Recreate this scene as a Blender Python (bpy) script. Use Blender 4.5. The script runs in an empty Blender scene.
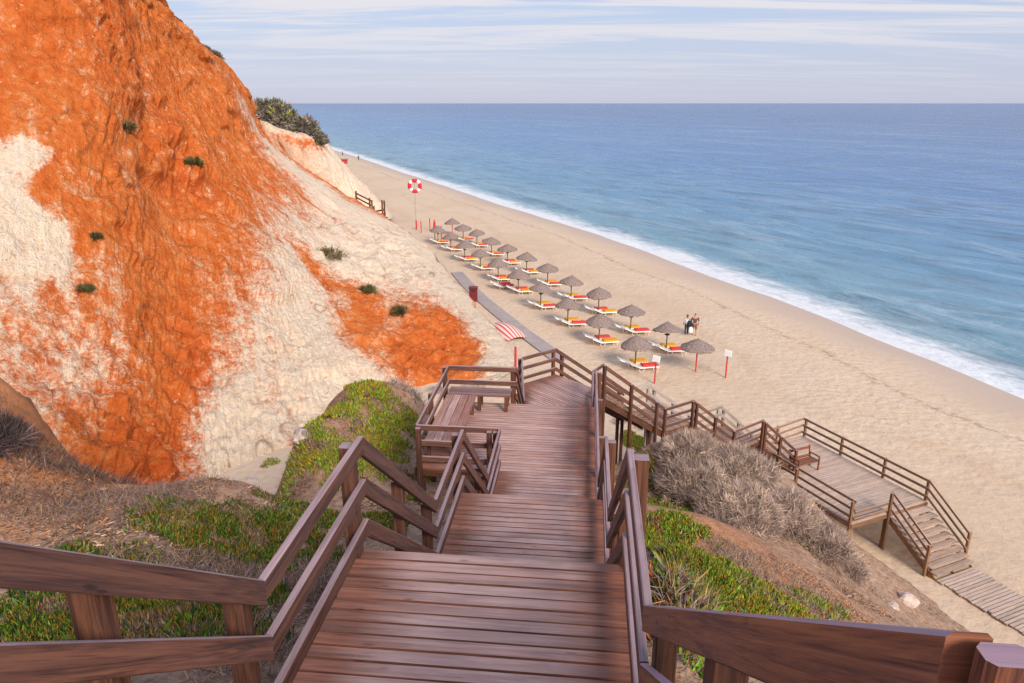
import bpy, math, random
import numpy as np
from mathutils import Vector, Matrix
random.seed(7); RNG = np.random.default_rng(11)
sc = bpy.context.scene
COL = sc.collection
R = math.radians

# ------------------------------------------------------------------ camera geometry
F, CX, CY, PITCH, EYE = 731.0, 512.0, 341.5, R(18.07), 17.0
CT, ST = math.cos(PITCH), math.sin(PITCH)
def at(px, py, h):
    """world point on the level h metres below the eye seen at a pixel"""
    x, y = (px-CX)/F, (py-CY)/F
    s = h/(y*CT+ST)
    return Vector((x*s, (CT-y*ST)*s, EYE-h))
def atD(px, py, D):
    x, y = (px-CX)/F, (py-CY)/F
    s = D/(CT-y*ST)
    return Vector((x*s, D, EYE-(y*CT+ST)*s))
def proj(P):
    P = np.asarray(P); h = EYE-P[..., 2]; D = P[..., 1]
    zc = D*CT+h*ST; yc = h*CT-D*ST
    return np.stack([CX+F*P[..., 0]/zc, CY+F*yc/zc, zc], -1)

# ------------------------------------------------------------------ noise
_perm = np.random.default_rng(3).permutation(512)
_g = np.random.default_rng(5).normal(size=(512, 3)); _g /= np.linalg.norm(_g, axis=1)[:, None]
def perlin(P):
    P = np.asarray(P, float); I = np.floor(P).astype(int); f = P-I
    w = f*f*f*(f*(f*6-15)+10); out = 0
    for dx in (0, 1):
        for dy in (0, 1):
            for dz in (0, 1):
                h = _perm[(_perm[(_perm[(I[:, 0]+dx) & 511]+I[:, 1]+dy) & 511]+I[:, 2]+dz) & 511]
                d = (_g[h]*(f-np.array([dx, dy, dz]))).sum(1)
                out = out+d*(w[:, 0] if dx else 1-w[:, 0])*(w[:, 1] if dy else 1-w[:, 1])*(w[:, 2] if dz else 1-w[:, 2])
    return out
def fbm(P, o=4, gain=.5):
    P = np.asarray(P, float); a, s, r = 1., 1., 0
    for i in range(o):
        r = r+a*perlin(P*s+i*17.3); a *= gain; s *= 2.03
    return r
def ridged(P, o=4):
    P = np.asarray(P, float); a, s, r = 1., 1., 0
    for i in range(o):
        r = r+a*(1-2.2*np.abs(perlin(P*s+i*9.7))); a *= .5; s *= 2.1
    return r

# ------------------------------------------------------------------ materials
def newmat(name):
    m = bpy.data.materials.new(name); m.use_nodes = True
    nt = m.node_tree; nt.nodes.clear()
    out = nt.nodes.new('ShaderNodeOutputMaterial'); b = nt.nodes.new('ShaderNodeBsdfPrincipled')
    nt.links.new(b.outputs[0], out.inputs[0])
    return m, nt, b
def N(nt, t, **kw):
    n = nt.nodes.new(t)
    for k, v in kw.items():
        if k in n.inputs: n.inputs[k].default_value = v
        else: setattr(n, k, v)
    return n
def L(nt, a, b): nt.links.new(a, b)
def ramp(nt, fac, stops, interp='LINEAR'):
    r = nt.nodes.new('ShaderNodeValToRGB'); cr = r.color_ramp; cr.interpolation = interp
    while len(cr.elements) < len(stops): cr.elements.new(.5)
    for e, (p, c) in zip(cr.elements, stops):
        e.position = p; e.color = (*c, 1) if len(c) == 3 else c
    L(nt, fac, r.inputs[0]); return r.outputs[0]
def mix(nt, fac, a, b, mode='MIX'):
    m = nt.nodes.new('ShaderNodeMix'); m.data_type = 'RGBA'; m.blend_type = mode
    for s, i in ((fac, 0), (a, 6), (b, 7)):
        if hasattr(s, 'links'): L(nt, s, m.inputs[i])
        elif i == 0: m.inputs[0].default_value = s
        else: m.inputs[i].default_value = (*s, 1)
    return m.outputs[2]
def mth(nt, op, a, b=None, c=None, clamp=False):
    m = nt.nodes.new('ShaderNodeMath'); m.operation = op; m.use_clamp = clamp
    for i, s in enumerate((a, b, c)):
        if s is None: continue
        if hasattr(s, 'links'): L(nt, s, m.inputs[i])
        else: m.inputs[i].default_value = s
    return m.outputs[0]
def attr(nt, name):
    a = nt.nodes.new('ShaderNodeAttribute'); a.attribute_name = name; return a
def noise(nt, vec, scale, detail=4, rough=.55, dist=0.):
    n = N(nt, 'ShaderNodeTexNoise'); n.inputs['Scale'].default_value = scale
    n.inputs['Detail'].default_value = detail; n.inputs['Roughness'].default_value = rough
    n.inputs['Distortion'].default_value = dist
    if vec is not None: L(nt, vec, n.inputs['Vector'])
    return n.outputs[0]
def mapping(nt, vec, scale=(1, 1, 1), loc=(0, 0, 0), rot=(0, 0, 0)):
    m = N(nt, 'ShaderNodeMapping'); m.inputs['Scale'].default_value = scale
    m.inputs['Location'].default_value = loc; m.inputs['Rotation'].default_value = rot
    L(nt, vec, m.inputs['Vector']); return m.outputs[0]
def bump(nt, b, h, strength, dist, prev=None):
    n = N(nt, 'ShaderNodeBump'); n.inputs['Strength'].default_value = strength; n.inputs['Distance'].default_value = dist
    L(nt, h, n.inputs['Height'])
    if prev is not None: L(nt, prev, n.inputs['Normal'])
    if b is not None: L(nt, n.outputs[0], b.inputs['Normal'])
    return n.outputs[0]

def wood(name, dark, mid, light, worn, rough=.5, wornk=1.):
    m, nt, b = newmat(name)
    tc = N(nt, 'ShaderNodeTexCoord'); rn = attr(nt, 'rnd').outputs['Fac']; wn = attr(nt, 'worn').outputs['Fac']
    off = N(nt, 'ShaderNodeCombineXYZ'); L(nt, mth(nt, 'MULTIPLY', rn, 37.), off.inputs[0]); L(nt, mth(nt, 'MULTIPLY', rn, 91.), off.inputs[2])
    va = N(nt, 'ShaderNodeVectorMath'); va.operation = 'ADD'; L(nt, tc.outputs['UV'], va.inputs[0]); L(nt, off.outputs[0], va.inputs[1])
    v = va.outputs[0]
    g1 = noise(nt, mapping(nt, v, (1.3, 26, 1)), 1., 6, .65, .6)
    g2 = noise(nt, mapping(nt, v, (5, 150, 1)), 1., 3, .6)
    bl = noise(nt, mapping(nt, v, (1.6, 4, 1)), 1., 3, .5)
    # knots: sparse cells stretched along the grain
    vo = N(nt, 'ShaderNodeTexVoronoi'); vo.inputs['Scale'].default_value = 1.; L(nt, mapping(nt, v, (2.6, 9, 1)), vo.inputs['Vector'])
    kn = mth(nt, 'SUBTRACT', 1., mth(nt, 'MULTIPLY', vo.outputs['Distance'], 7.), clamp=True)
    fac = mth(nt, 'ADD', mth(nt, 'MULTIPLY', g1, .75), mth(nt, 'MULTIPLY', g2, .25))
    fac = mth(nt, 'SUBTRACT', fac, mth(nt, 'MULTIPLY', kn, .30))
    col = ramp(nt, fac, [(.38, dark), (.48, mid), (.59, light)])
    col = mix(nt, mth(nt, 'MULTIPLY', mth(nt, 'SUBTRACT', bl, .35), .9, clamp=True), col, dark)
    sl = noise(nt, mapping(nt, v, (.55, 60, 1), (3, 1, 0)), 1., 4, .6, .3)
    split = mth(nt, 'MULTIPLY', mth(nt, 'SUBTRACT', sl, .63, clamp=True), 9., clamp=True)
    col = mix(nt, mth(nt, 'MULTIPLY', split, .8), col, tuple(c*.4 for c in dark))
    fac = mth(nt, 'SUBTRACT', fac, mth(nt, 'MULTIPLY', split, .25))
    hs = N(nt, 'ShaderNodeHueSaturation'); L(nt, col, hs.inputs['Color']); L(nt, mth(nt, 'MULTIPLY_ADD', rn, .5, .75), hs.inputs['Value'])
    col = hs.outputs[0]
    wg = ramp(nt, fac, [(.34, tuple(c*.68 for c in worn)), (.48, worn), (.62, tuple(min(1, c*1.25) for c in worn))])
    wm = mth(nt, 'MULTIPLY', wn, mth(nt, 'MULTIPLY_ADD', bl, 1.1, .35), clamp=True)
    col = mix(nt, mth(nt, 'MULTIPLY', wm, wornk, clamp=True), col, wg)
    L(nt, col, b.inputs['Base Color'])
    L(nt, mth(nt, 'MULTIPLY_ADD', g1, .35, rough-.05), b.inputs['Roughness']); b.inputs['Specular IOR Level'].default_value = .3
    bump(nt, b, fac, .5, .004)
    return m
M = {}
M['wood'] = wood('stained_timber', (.026, .008, .004), (.095, .031, .014), (.18, .064, .028), (.32, .22, .24), .5)  # last colour: weathered tops with mauve sky reflection painted in, likewise below for posts
M['postwood'] = wood('shaded_post_timber', (.025, .009, .005), (.085, .030, .014), (.15, .056, .026), (.30, .21, .235), .5)  # timber tones lowered to paint shade onto the posts
M['orangewood'] = wood('glossy_orange_timber', (.05, .014, .005), (.20, .062, .018), (.33, .12, .035), (.30, .20, .26), .36)  # more orange and smoother than the stained timber
M['deckwood'] = wood('worn_deck_timber', (.085, .024, .012), (.18, .055, .027), (.26, .09, .046), (.50, .33, .305), .42)
M['palewood'] = wood('sun_bleached_timber', (.20, .11, .075), (.36, .24, .18), (.46, .33, .26), (.50, .39, .335), .65)
M['greywood'] = wood('grey_weathered_timber', (.16, .13, .12), (.28, .23, .21), (.37, .31, .28), (.40, .35, .33), .7)
M['tanwood'] = wood('tan_timber', (.09, .045, .025), (.20, .10, .052), (.30, .16, .085), (.36, .25, .21), .6)

def plain(name, col, rough=.6, var=.15, scale=6., spec=.3):
    m, nt, b = newmat(name)
    tc = N(nt, 'ShaderNodeTexCoord')
    n = noise(nt, tc.outputs['Object'], scale, 4, .6)
    c = ramp(nt, n, [(.3, tuple(x*(1-var) for x in col)), (.7, tuple(min(1, x*(1+var)) for x in col))])
    L(nt, c, b.inputs['Base Color']); b.inputs['Roughness'].default_value = rough
    b.inputs['Specular IOR Level'].default_value = spec
    bump(nt, b, n, .15, .01)
    return m
M['white'] = plain('white_plastic', (.78, .76, .74), .4, .05)
M['redcush'] = plain('red_cushion', (.66, .06, .055), .8, .1)
M['yelcush'] = plain('yellow_cushion', (.70, .33, .02), .8, .1)
M['redpaint'] = plain('red_paint', (.50, .03, .035), .5, .15)
M['greenpole'] = plain('green_wood_pole', (.07, .085, .04), .6, .25)
M['steel'] = plain('galvanised_steel', (.35, .34, .34), .45, .1)
M['signwhite'] = plain('sign_white', (.42, .43, .48), .5, .08)
M['ringwhite'] = plain('ring_white', (.80, .76, .76), .5, .05)
M['ringred'] = plain('ring_red', (.62, .02, .05), .5, .08)
M['greymat'] = plain('grey_walkway', (.34, .29, .285), .85, .12, 1.2)
M['maroon'] = plain('maroon_plastic', (.14, .02, .025), .5, .1)
M['skin'] = plain('skin', (.42, .22, .15), .6, .06)
M['hair_red'] = plain('auburn_hair', (.14, .04, .025), .6, .2, 30)
M['hair_dark'] = plain('dark_hair', (.025, .018, .015), .6, .2, 30)
M['jacket'] = plain('pale_jacket', (.55, .57, .64), .8, .08, 8)
M['jeans'] = plain('dark_jeans', (.03, .035, .06), .8, .2, 8)
M['shirt'] = plain('brown_shirt', (.10, .055, .06), .8, .15, 8)
M['shorts'] = plain('rust_shorts', (.22, .085, .05), .8, .12, 8)
M['black'] = plain('black_cloth', (.02, .022, .03), .8, .2, 8)
M['bag'] = plain('white_bag', (.72, .72, .76), .7, .05, 8)
M['rock'] = plain('pale_rock', (.50, .40, .36), .9, .25, 3)

def thatch():
    m, nt, b = newmat('dry_thatch')
    tc = N(nt, 'ShaderNodeTexCoord')
    n = noise(nt, mapping(nt, tc.outputs['UV'], (60, 5, 1)), 1., 4, .6)
    c = ramp(nt, n, [(.3, (.12, .085, .08)), (.5, (.235, .18, .165)), (.72, (.34, .27, .245))])
    L(nt, c, b.inputs['Base Color']); b.inputs['Roughness'].default_value = .95; b.inputs['Specular IOR Level'].default_value = .1
    bump(nt, b, n, .8, .03); return m
M['thatch'] = thatch()
def stripes():
    m, nt, b = newmat('red_white_stripes')
    tc = N(nt, 'ShaderNodeTexCoord'); sp = N(nt, 'ShaderNodeSeparateXYZ'); L(nt, tc.outputs['UV'], sp.inputs[0])
    f = mth(nt, 'GREATER_THAN', mth(nt, 'FRACT', mth(nt, 'MULTIPLY', sp.outputs[0], 7.)), .55)
    L(nt, mix(nt, f, (.70, .60, .55), (.60, .10, .08)), b.inputs['Base Color']); b.inputs['Roughness'].default_value = .8
    return m
M['stripes'] = stripes()

def leafmat(name, rough=.55, transl=.0):
    m, nt, b = newmat(name)
    c = attr(nt, 'tint').outputs['Color']
    L(nt, c, b.inputs['Base Color']); b.inputs['Roughness'].default_value = rough
    b.inputs['Specular IOR Level'].default_value = .25
    return m
M['leaf'] = leafmat('leaf_tint'); M['twig'] = leafmat('twig_tint', .9)

def sandmat():
    m, nt, b = newmat('beach_sand')
    g = N(nt, 'ShaderNodeNewGeometry'); P = g.outputs['Position']; d = attr(nt, 'shore').outputs['Fac']
    big = noise(nt, P, .06, 4, .6); mid = noise(nt, P, .5, 5, .65); fin = noise(nt, P, 3.2, 4, .7)
    c = ramp(nt, big, [(.3, (.55, .41, .295)), (.55, (.61, .475, .36)), (.75, (.61, .45, .315))])
    c = mix(nt, mth(nt, 'MULTIPLY', mth(nt, 'SUBTRACT', mid, .45, clamp=True), .9), c, (.54, .34, .20))
    c = mix(nt, mth(nt, 'MULTIPLY', mth(nt, 'SUBTRACT', .52, fin, clamp=True), 1.6, clamp=True), c, (.40, .29, .22))
    # wrack line of dark weed bits along the last high tide
    dl = mth(nt, 'ADD', d, mth(nt, 'MULTIPLY', mth(nt, 'SUBTRACT', noise(nt, P, .11, 4, .6), .5), 5.))
    li = mth(nt, 'SUBTRACT', 1., mth(nt, 'MULTIPLY', mth(nt, 'ABSOLUTE', mth(nt, 'ADD', dl, 9.2)), 1.6), clamp=True)
    sp = mth(nt, 'GREATER_THAN', noise(nt, P, 2.2, 3, .7), .52)
    c = mix(nt, mth(nt, 'MULTIPLY', mth(nt, 'MULTIPLY', li, sp), .55), c, (.20, .13, .10))
    for dd, wd, kk in ((-17., .9, .30), (-24., .7, .35), (-33., .8, .3)):
        tl = mth(nt, 'SUBTRACT', 1., mth(nt, 'MULTIPLY', mth(nt, 'ABSOLUTE', mth(nt, 'ADD', mth(nt, 'ADD', d, mth(nt, 'MULTIPLY', mth(nt, 'SUBTRACT', noise(nt, P, .05, 2, .5), .5), 14.)), -dd)), wd), clamp=True)
        c = mix(nt, mth(nt, 'MULTIPLY', mth(nt, 'MULTIPLY', tl, mid), kk*1.6), c, (.47, .31, .19))
    # smooth damp sand swept by the waves
    wet = N(nt, 'ShaderNodeMapRange'); wet.interpolation_type = 'SMOOTHSTEP'
    L(nt, dl, wet.inputs[0]); wet.inputs[1].default_value = -8.5; wet.inputs[2].default_value = 0.
    c = mix(nt, wet.outputs[0], c, (.47, .355, .29))
    L(nt, c, b.inputs['Base Color'])
    L(nt, mth(nt, 'MULTIPLY_ADD', wet.outputs[0], -.4, .92), b.inputs['Roughness']); b.inputs['Specular IOR Level'].default_value = .2
    vo = N(nt, 'ShaderNodeTexVoronoi'); vo.feature = 'SMOOTH_F1'; vo.inputs['Scale'].default_value = 1.9
    pv = N(nt, 'ShaderNodeVectorMath'); pv.operation = 'ADD'; L(nt, P, pv.inputs[0]); L(nt, N(nt, 'ShaderNodeTexNoise', Scale=1.2).outputs[1], pv.inputs[1])
    L(nt, pv.outputs[0], vo.inputs['Vector'])
    h = mth(nt, 'ADD', mth(nt, 'MULTIPLY', vo.outputs['Distance'], .6), mth(nt, 'MULTIPLY', noise(nt, P, 2.4, 5, .65), 1.))
    h = mth(nt, 'MULTIPLY', h, mth(nt, 'SUBTRACT', 1., wet.outputs[0]))
    h = mth(nt, 'MULTIPLY', h, mth(nt, 'MULTIPLY_ADD', big, 1.6, -.2))
    bump(nt, b, h, .7, .22)
    return m
M['sand'] = sandmat()

def cliffmat():
    m, nt, b = newmat('ochre_cliff')
    g = N(nt, 'ShaderNodeNewGeometry'); P = g.outputs['Position']
    a = attr(nt, 'white').outputs['Fac']; rd = attr(nt, 'red').outputs['Fac']; cr = attr(nt, 'crack_crease').outputs['Fac']
    cv = N(nt, 'ShaderNodeCombineXYZ'); L(nt, attr(nt, 'along').outputs['Fac'], cv.inputs[0]); L(nt, attr(nt, 'down').outputs['Fac'], cv.inputs[1])
    S = cv.outputs[0]                                    # along the face, down the face: wash streaks follow the fall line
    n1 = noise(nt, P, .35, 6, .7); n2 = noise(nt, P, 1.5, 7, .72); n3 = noise(nt, P, 6., 5, .75)
    s1 = noise(nt, mapping(nt, S, (7., 1.6, 1)), 1., 7, .68, .5); s2 = noise(nt, mapping(nt, S, (34., 5., 1)), 1., 5, .7)
    f = mth(nt, 'ADD', a, mth(nt, 'MULTIPLY', mth(nt, 'SUBTRACT', n1, .5), .8))
    f = mth(nt, 'ADD', f, mth(nt, 'MULTIPLY', mth(nt, 'SUBTRACT', n2, .5), 1.5))
    f = mth(nt, 'ADD', f, mth(nt, 'MULTIPLY', mth(nt, 'SUBTRACT', s1, .5), 1.2))
    f = mth(nt, 'ADD', f, mth(nt, 'MULTIPLY', mth(nt, 'SUBTRACT', n3, .5), .7))
    ot = mth(nt, 'ADD', mth(nt, 'MULTIPLY', n2, .6), mth(nt, 'MULTIPLY', s1, .4))
    org = ramp(nt, ot, [(.34, (.54, .105, .022)), (.48, (.73, .185, .042)), (.58, (.79, .26, .075)), (.70, (.82, .40, .17))])
    org = mix(nt, mth(nt, 'MULTIPLY', rd, .85), org, ramp(nt, n2, [(.32, (.42, .06, .014)), (.5, (.62, .115, .025)), (.68, (.72, .19, .05))]))
    wt = mth(nt, 'ADD', mth(nt, 'MULTIPLY', n3, .5), mth(nt, 'MULTIPLY', s2, .5))
    wht = ramp(nt, wt, [(.34, (.68, .43, .26)), (.44, (.86, .67, .50)), (.54, (.91, .76, .61)), (.68, (.92, .81, .69))])
    fr = ramp(nt, f, [(.14, (0, 0, 0)), (.38, (.33,)*3), (.56, (.8,)*3), (.8, (1, 1, 1))])
    c = mix(nt, fr, org, wht)
    sp = mth(nt, 'GREATER_THAN', noise(nt, P, 3.2, 4, .65), .64)
    c = mix(nt, mth(nt, 'MULTIPLY', sp, .55), c, (.58, .17, .04))
    sp2 = mth(nt, 'GREATER_THAN', noise(nt, mapping(nt, P, (1, 1, 1), (7, 3, 1)), 2.6, 4, .65), .66)
    c = mix(nt, mth(nt, 'MULTIPLY', sp2, .5), c, (.86, .66, .48))
    c = mix(nt, mth(nt, 'MULTIPLY', cr, .75), c, (.26, .09, .035))
    L(nt, c, b.inputs['Base Color']); b.inputs['Roughness'].default_value = .95; b.inputs['Specular IOR Level'].default_value = .08
    vo = N(nt, 'ShaderNodeTexVoronoi'); vo.feature = 'DISTANCE_TO_EDGE'; vo.inputs['Scale'].default_value = .9
    pv = N(nt, 'ShaderNodeVectorMath'); pv.operation = 'ADD'; L(nt, P, pv.inputs[0]); L(nt, N(nt, 'ShaderNodeTexNoise', Scale=.8, Detail=4.).outputs[1], pv.inputs[1]); L(nt, pv.outputs[0], vo.inputs['Vector'])
    crack_crease = mth(nt, 'MULTIPLY', mth(nt, 'MULTIPLY', mth(nt, 'MINIMUM', vo.outputs['Distance'], .10), 4.), mth(nt, 'MULTIPLY', mth(nt, 'SUBTRACT', n1, .47, clamp=True), 7., clamp=True))
    hh = mth(nt, 'ADD', mth(nt, 'MULTIPLY', n3, .45), mth(nt, 'ADD', mth(nt, 'MULTIPLY', n2, 2.), mth(nt, 'ADD', mth(nt, 'MULTIPLY', s2, .9), crack_crease)))
    bump(nt, b, hh, .85, .30)
    return m
M['cliff'] = cliffmat()

def groundmat():
    m, nt, b = newmat('slope_soil')
    g = N(nt, 'ShaderNodeNewGeometry'); P = g.outputs['Position']
    lit = attr(nt, 'litter').outputs['Fac']; org = attr(nt, 'ochre').outputs['Fac']
    n1 = noise(nt, P, .9, 5, .65); n2 = noise(nt, P, 6., 5, .7); n3 = noise(nt, P, 26., 4, .7)
    c = ramp(nt, n2, [(.36, (.27, .14, .09)), (.48, (.46, .29, .20)), (.64, (.60, .42, .31))])
    c = mix(nt, mth(nt, 'MULTIPLY', org, mth(nt, 'MULTIPLY_ADD', n1, 1.2, .2), clamp=True), c, (.58, .20, .065))
    f = mth(nt, 'MULTIPLY', lit, mth(nt, 'MULTIPLY', mth(nt, 'SUBTRACT', n1, .2), 2.4), clamp=True)
    c = mix(nt, f, c, ramp(nt, n3, [(.35, (.07, .045, .04)), (.5, (.17, .115, .10)), (.68, (.31, .23, .20))]))
    L(nt, c, b.inputs['Base Color']); b.inputs['Roughness'].default_value = .95; b.inputs['Specular IOR Level'].default_value = .1
    bump(nt, b, mth(nt, 'ADD', n2, mth(nt, 'MULTIPLY', n3, .5)), 1., .10)
    return m
M['soil'] = groundmat()

def seamat():
    m, nt, b = newmat('sea_water')
    g = N(nt, 'ShaderNodeNewGeometry'); P = g.outputs['Position']; d = attr(nt, 'shore').outputs['Fac']
    # crests run roughly along the shore
    Pm = mapping(nt, P, (1, 1, 1), (0, 0, 0), (0, 0, R(-32)))
    Ps = mapping(nt, Pm, (.55, .16, 1))
    w1 = noise(nt, Ps, .55, 6, .62, .4); w2 = noise(nt, mapping(nt, Pm, (.8, .45, 1)), 1.6, 4, .6); w0 = noise(nt, mapping(nt, Pm, (.05, .012, 1)), .8, 4, .6, .6)
    deep = ramp(nt, mth(nt, 'MULTIPLY', d, 1/600.), [(0., (.17, .30, .36)), (.045, (.075, .22, .37)), (.16, (.045, .165, .38)), (.6, (.038, .122, .32)), (1., (.026, .095, .28))])
    c = mix(nt, mth(nt, 'MULTIPLY', mth(nt, 'SUBTRACT', .55, w1, clamp=True), 4.5, clamp=True), deep, mix(nt, .65, deep, (.012, .055, .11)))
    c = mix(nt, mth(nt, 'MULTIPLY', mth(nt, 'SUBTRACT', w0, .50, clamp=True), 1.6, clamp=True), c, (.20, .34, .46))
    # swash foam
    dn = mth(nt, 'ADD', d, mth(nt, 'MULTIPLY', mth(nt, 'SUBTRACT', noise(nt, P, .10, 5, .65), .5), 6.))
    fr = N(nt, 'ShaderNodeMapRange'); fr.interpolation_type = 'SMOOTHSTEP'; L(nt, dn, fr.inputs[0])
    fr.inputs[1].default_value = 9.5; fr.inputs[2].default_value = 0.
    lace = noise(nt, mapping(nt, Pm, (.5, .18, 1)), 1.3, 6, .7, 1.2)
    ff = mth(nt, 'MULTIPLY', mth(nt, 'ADD', mth(nt, 'MULTIPLY', fr.outputs[0], 1.15), mth(nt, 'SUBTRACT', mth(nt, 'MULTIPLY', lace, 1.5), 1.12)), 1.5, clamp=True)
    # thin streaks of old foam farther out
    st = noise(nt, mapping(nt, Pm, (.035, .010, 1), (3.1, 1.7, 0)), 1.4, 6, .65, 1.5)
    sk = mth(nt, 'SUBTRACT', 1., mth(nt, 'MULTIPLY', mth(nt, 'ABSOLUTE', mth(nt, 'SUBTRACT', st, .56)), 26.), clamp=True)
    ff = mth(nt, 'MAXIMUM', ff, mth(nt, 'MULTIPLY', sk, .20))
    c = mix(nt, mth(nt, 'MULTIPLY', ff, .9), c, (.70, .71, .75))
    L(nt, c, b.inputs['Base Color'])
    L(nt, mth(nt, 'MULTIPLY_ADD', ff, .6, .26), b.inputs['Roughness']); b.inputs['Specular IOR Level'].default_value = .28
    n = bump(nt, None, mth(nt, 'ADD', w1, mth(nt, 'MULTIPLY', w2, .3)), .8, .7)
    bump(nt, b, lace, .2, .15, n)
    return m
M['sea'] = seamat()

# ------------------------------------------------------------------ mesh helpers
class MB:
    def __init__(s): s.v = []; s.f = []; s.uv = []; s.r = []; s.w = []
    def add(s, verts, faces, uvs=None, rnd=None, worn=0.):
        o = len(s.v); s.v += [tuple(p) for p in verts]
        rnd = random.random() if rnd is None else rnd
        for i, f in enumerate(faces):
            s.f.append([o+k for k in f])
            s.uv += uvs[i] if uvs else [(0, 0)]*len(f)
            s.r.append(rnd); ww = worn[i] if isinstance(worn, (list, tuple)) else worn; s.w += list(ww) if isinstance(ww, (list, tuple)) else [ww]*len(f)
    def beam(s, p0, p1, side, th, hv, ch=.006, worn=0., topworn_sheen=None, up=None, capworn_sheen=None):
        """plank from p0 to p1 (centre of its top edge), width th along side, height hv downwards along up"""
        p0, p1 = Vector(p0), Vector(p1); side = Vector(side).normalized()
        up = Vector(up) if up else Vector((0, 0, 1))
        a, c = th/2, min(ch, th*.3, hv*.3)
        pr = [(-a, -c), (-a+c, 0), (a-c, 0), (a, -c), (a, -hv+c), (a-c, -hv), (-a+c, -hv), (-a, -hv+c)]
        V = [p+side*x+up*y for p in (p0, p1) for x, y in pr]
        ln = (p1-p0).length; u0 = random.random()*20
        per = [0.]
        for i in range(8):
            q, w = pr[i], pr[(i+1) % 8]; per.append(per[-1]+math.hypot(q[0]-w[0], q[1]-w[1]))
        F_, U_, W_ = [], [], []
        for i in range(8):
            j = (i+1) % 8
            F_.append([i, j, 8+j, 8+i]); U_.append([(u0, per[i]), (u0, per[i+1]), (u0+ln, per[i+1]), (u0+ln, per[i])])
            W_.append(topworn_sheen if (topworn_sheen is not None and i in (0, 1, 2)) else worn)  # top faces take the weathered tone, painted sky sheen included
        F_ += [list(range(7, -1, -1)), list(range(8, 16))]
        U_ += [[(u0+pr[i][0]*.1, pr[i][1]) for i in range(7, -1, -1)], [(u0+pr[i][0]*.1, pr[i][1]) for i in range(8)]]
        W_ += [capworn_sheen if capworn_sheen is not None else worn]*2  # end caps take the same weathered and sheen-tinted tone
        s.add(V, F_, U_, None, W_)
    def prism(s, quad, z0, z1, udir, worn=0., gap=0., org=None):
        """plank from four xy corners"""
        V = [Vector((q[0], q[1], z1)) for q in quad]+[Vector((q[0], q[1], z0)) for q in quad]
        F_ = [[0, 1, 2, 3], [7, 6, 5, 4]]+[[i, 4+i, 4+(i+1) % 4, (i+1) % 4] for i in range(4)]
        ud = Vector(udir).normalized(); vd = Vector((-ud.y, ud.x, 0)); o = org[1] if org else random.random()*20
        base = Vector((org[0][0], org[0][1], 0)) if org else Vector((quad[0][0], quad[0][1], 0))
        U_ = [[(o+(V[k]-base).dot(ud), (V[k]-base).dot(vd)+V[k].z) for k in f] for f in F_]
        s.add(V, F_, U_, None, [worn]+[.15]*5)
    def box(s, c, size, rot=None, ch=0., worn=0.):
        h = [x/2 for x in size]; m = rot if rot else Matrix.Identity(3); c = Vector(c)
        s.beam(c+m@Vector((-h[0], 0, h[2])), c+m@Vector((h[0], 0, h[2])), m@Vector((0, 1, 0)), size[1], size[2], ch or min(size)*.12, worn, None, m@Vector((0, 0, 1)))
    def tube(s, pts, rad, n=8, cap=True, worn=0.):
        pts = [Vector(p) for p in pts]; rad = rad if isinstance(rad, (list, tuple)) else [rad]*len(pts)
        V, u, us = [], 0., []
        ref = Vector((0, 0, 1)) if abs((pts[-1]-pts[0]).normalized().z) < .9 else Vector((1, 0, 0))
        for i, p in enumerate(pts):
            t = (pts[min(i+1, len(pts)-1)]-pts[max(i-1, 0)]).normalized()
            x = t.cross(ref).normalized(); y = t.cross(x)
            V += [p+(x*math.cos(2*math.pi*k/n)+y*math.sin(2*math.pi*k/n))*rad[i] for k in range(n)]
            if i: u += (p-pts[i-1]).length
            us.append(u)
        F_, U_ = [], []; r0 = max(rad)
        for i in range(len(pts)-1):
            for k in range(n):
                j = (k+1) % n
                F_.append([i*n+k, (i+1)*n+k, (i+1)*n+j, i*n+j])
                a, c = 6.28*r0*k/n, 6.28*r0*(k+1)/n
                U_.append([(us[i], a), (us[i+1], a), (us[i+1], c), (us[i], c)])
        if cap:
            F_ += [list(range(n)), [(len(pts)-1)*n+k for k in range(n-1, -1, -1)]]; U_ += [[(0, 0)]*n]*2
        s.add(V, F_, U_, None, worn)
    def lathe(s, c, prof, n=24, jit=None):
        """prof: (r, z) list"""
        c = Vector(c); V = []
        for i, (r, z) in enumerate(prof):
            for k in range(n):
                a = 2*math.pi*k/n; rr, zz = r, z
                if jit and r > .05: rr += jit(i, k)[0]; zz += jit(i, k)[1]
                V.append(c+Vector((rr*math.cos(a), rr*math.sin(a), zz)))
        F_, U_ = [], []
        for i in range(len(prof)-1):
            for k in range(n):
                j = (k+1) % n
                F_.append([i*n+k, i*n+j, (i+1)*n+j, (i+1)*n+k])
                U_.append([(k/n, i*.3), ((k+1)/n, i*.3), ((k+1)/n, i*.3+.3), (k/n, i*.3+.3)])
        s.add(V, F_, U_)
    def mesh(s, name, mat):
        me = bpy.data.meshes.new(name); me.from_pydata(s.v, [], s.f)
        uv = me.uv_layers.new(name='UVMap'); uv.data.foreach_set('uv', np.array(s.uv, np.float32).ravel())
        for nm, d, dm in (('rnd', s.r, 'FACE'), ('worn', s.w, 'CORNER')):
            at_ = me.attributes.new(nm, 'FLOAT', dm); at_.data.foreach_set('value', np.array(d, np.float32))
        for m in (mat if isinstance(mat, (list, tuple)) else [mat]): me.materials.append(M[m] if isinstance(m, str) else m)
        me.update(); return me
    def build(s, name, mat, parent=None, loc=None):
        o = bpy.data.objects.new(name, s.mesh(name, mat)); COL.objects.link(o)
        if parent: o.parent = parent
        if loc: o.location = loc
        return o
def tag(o, label=None, cat=None, group=None, kind=None):
    for k, v in (('label', label), ('category', cat), ('group', group), ('kind', kind)):
        if v: o[k] = v
    return o
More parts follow.
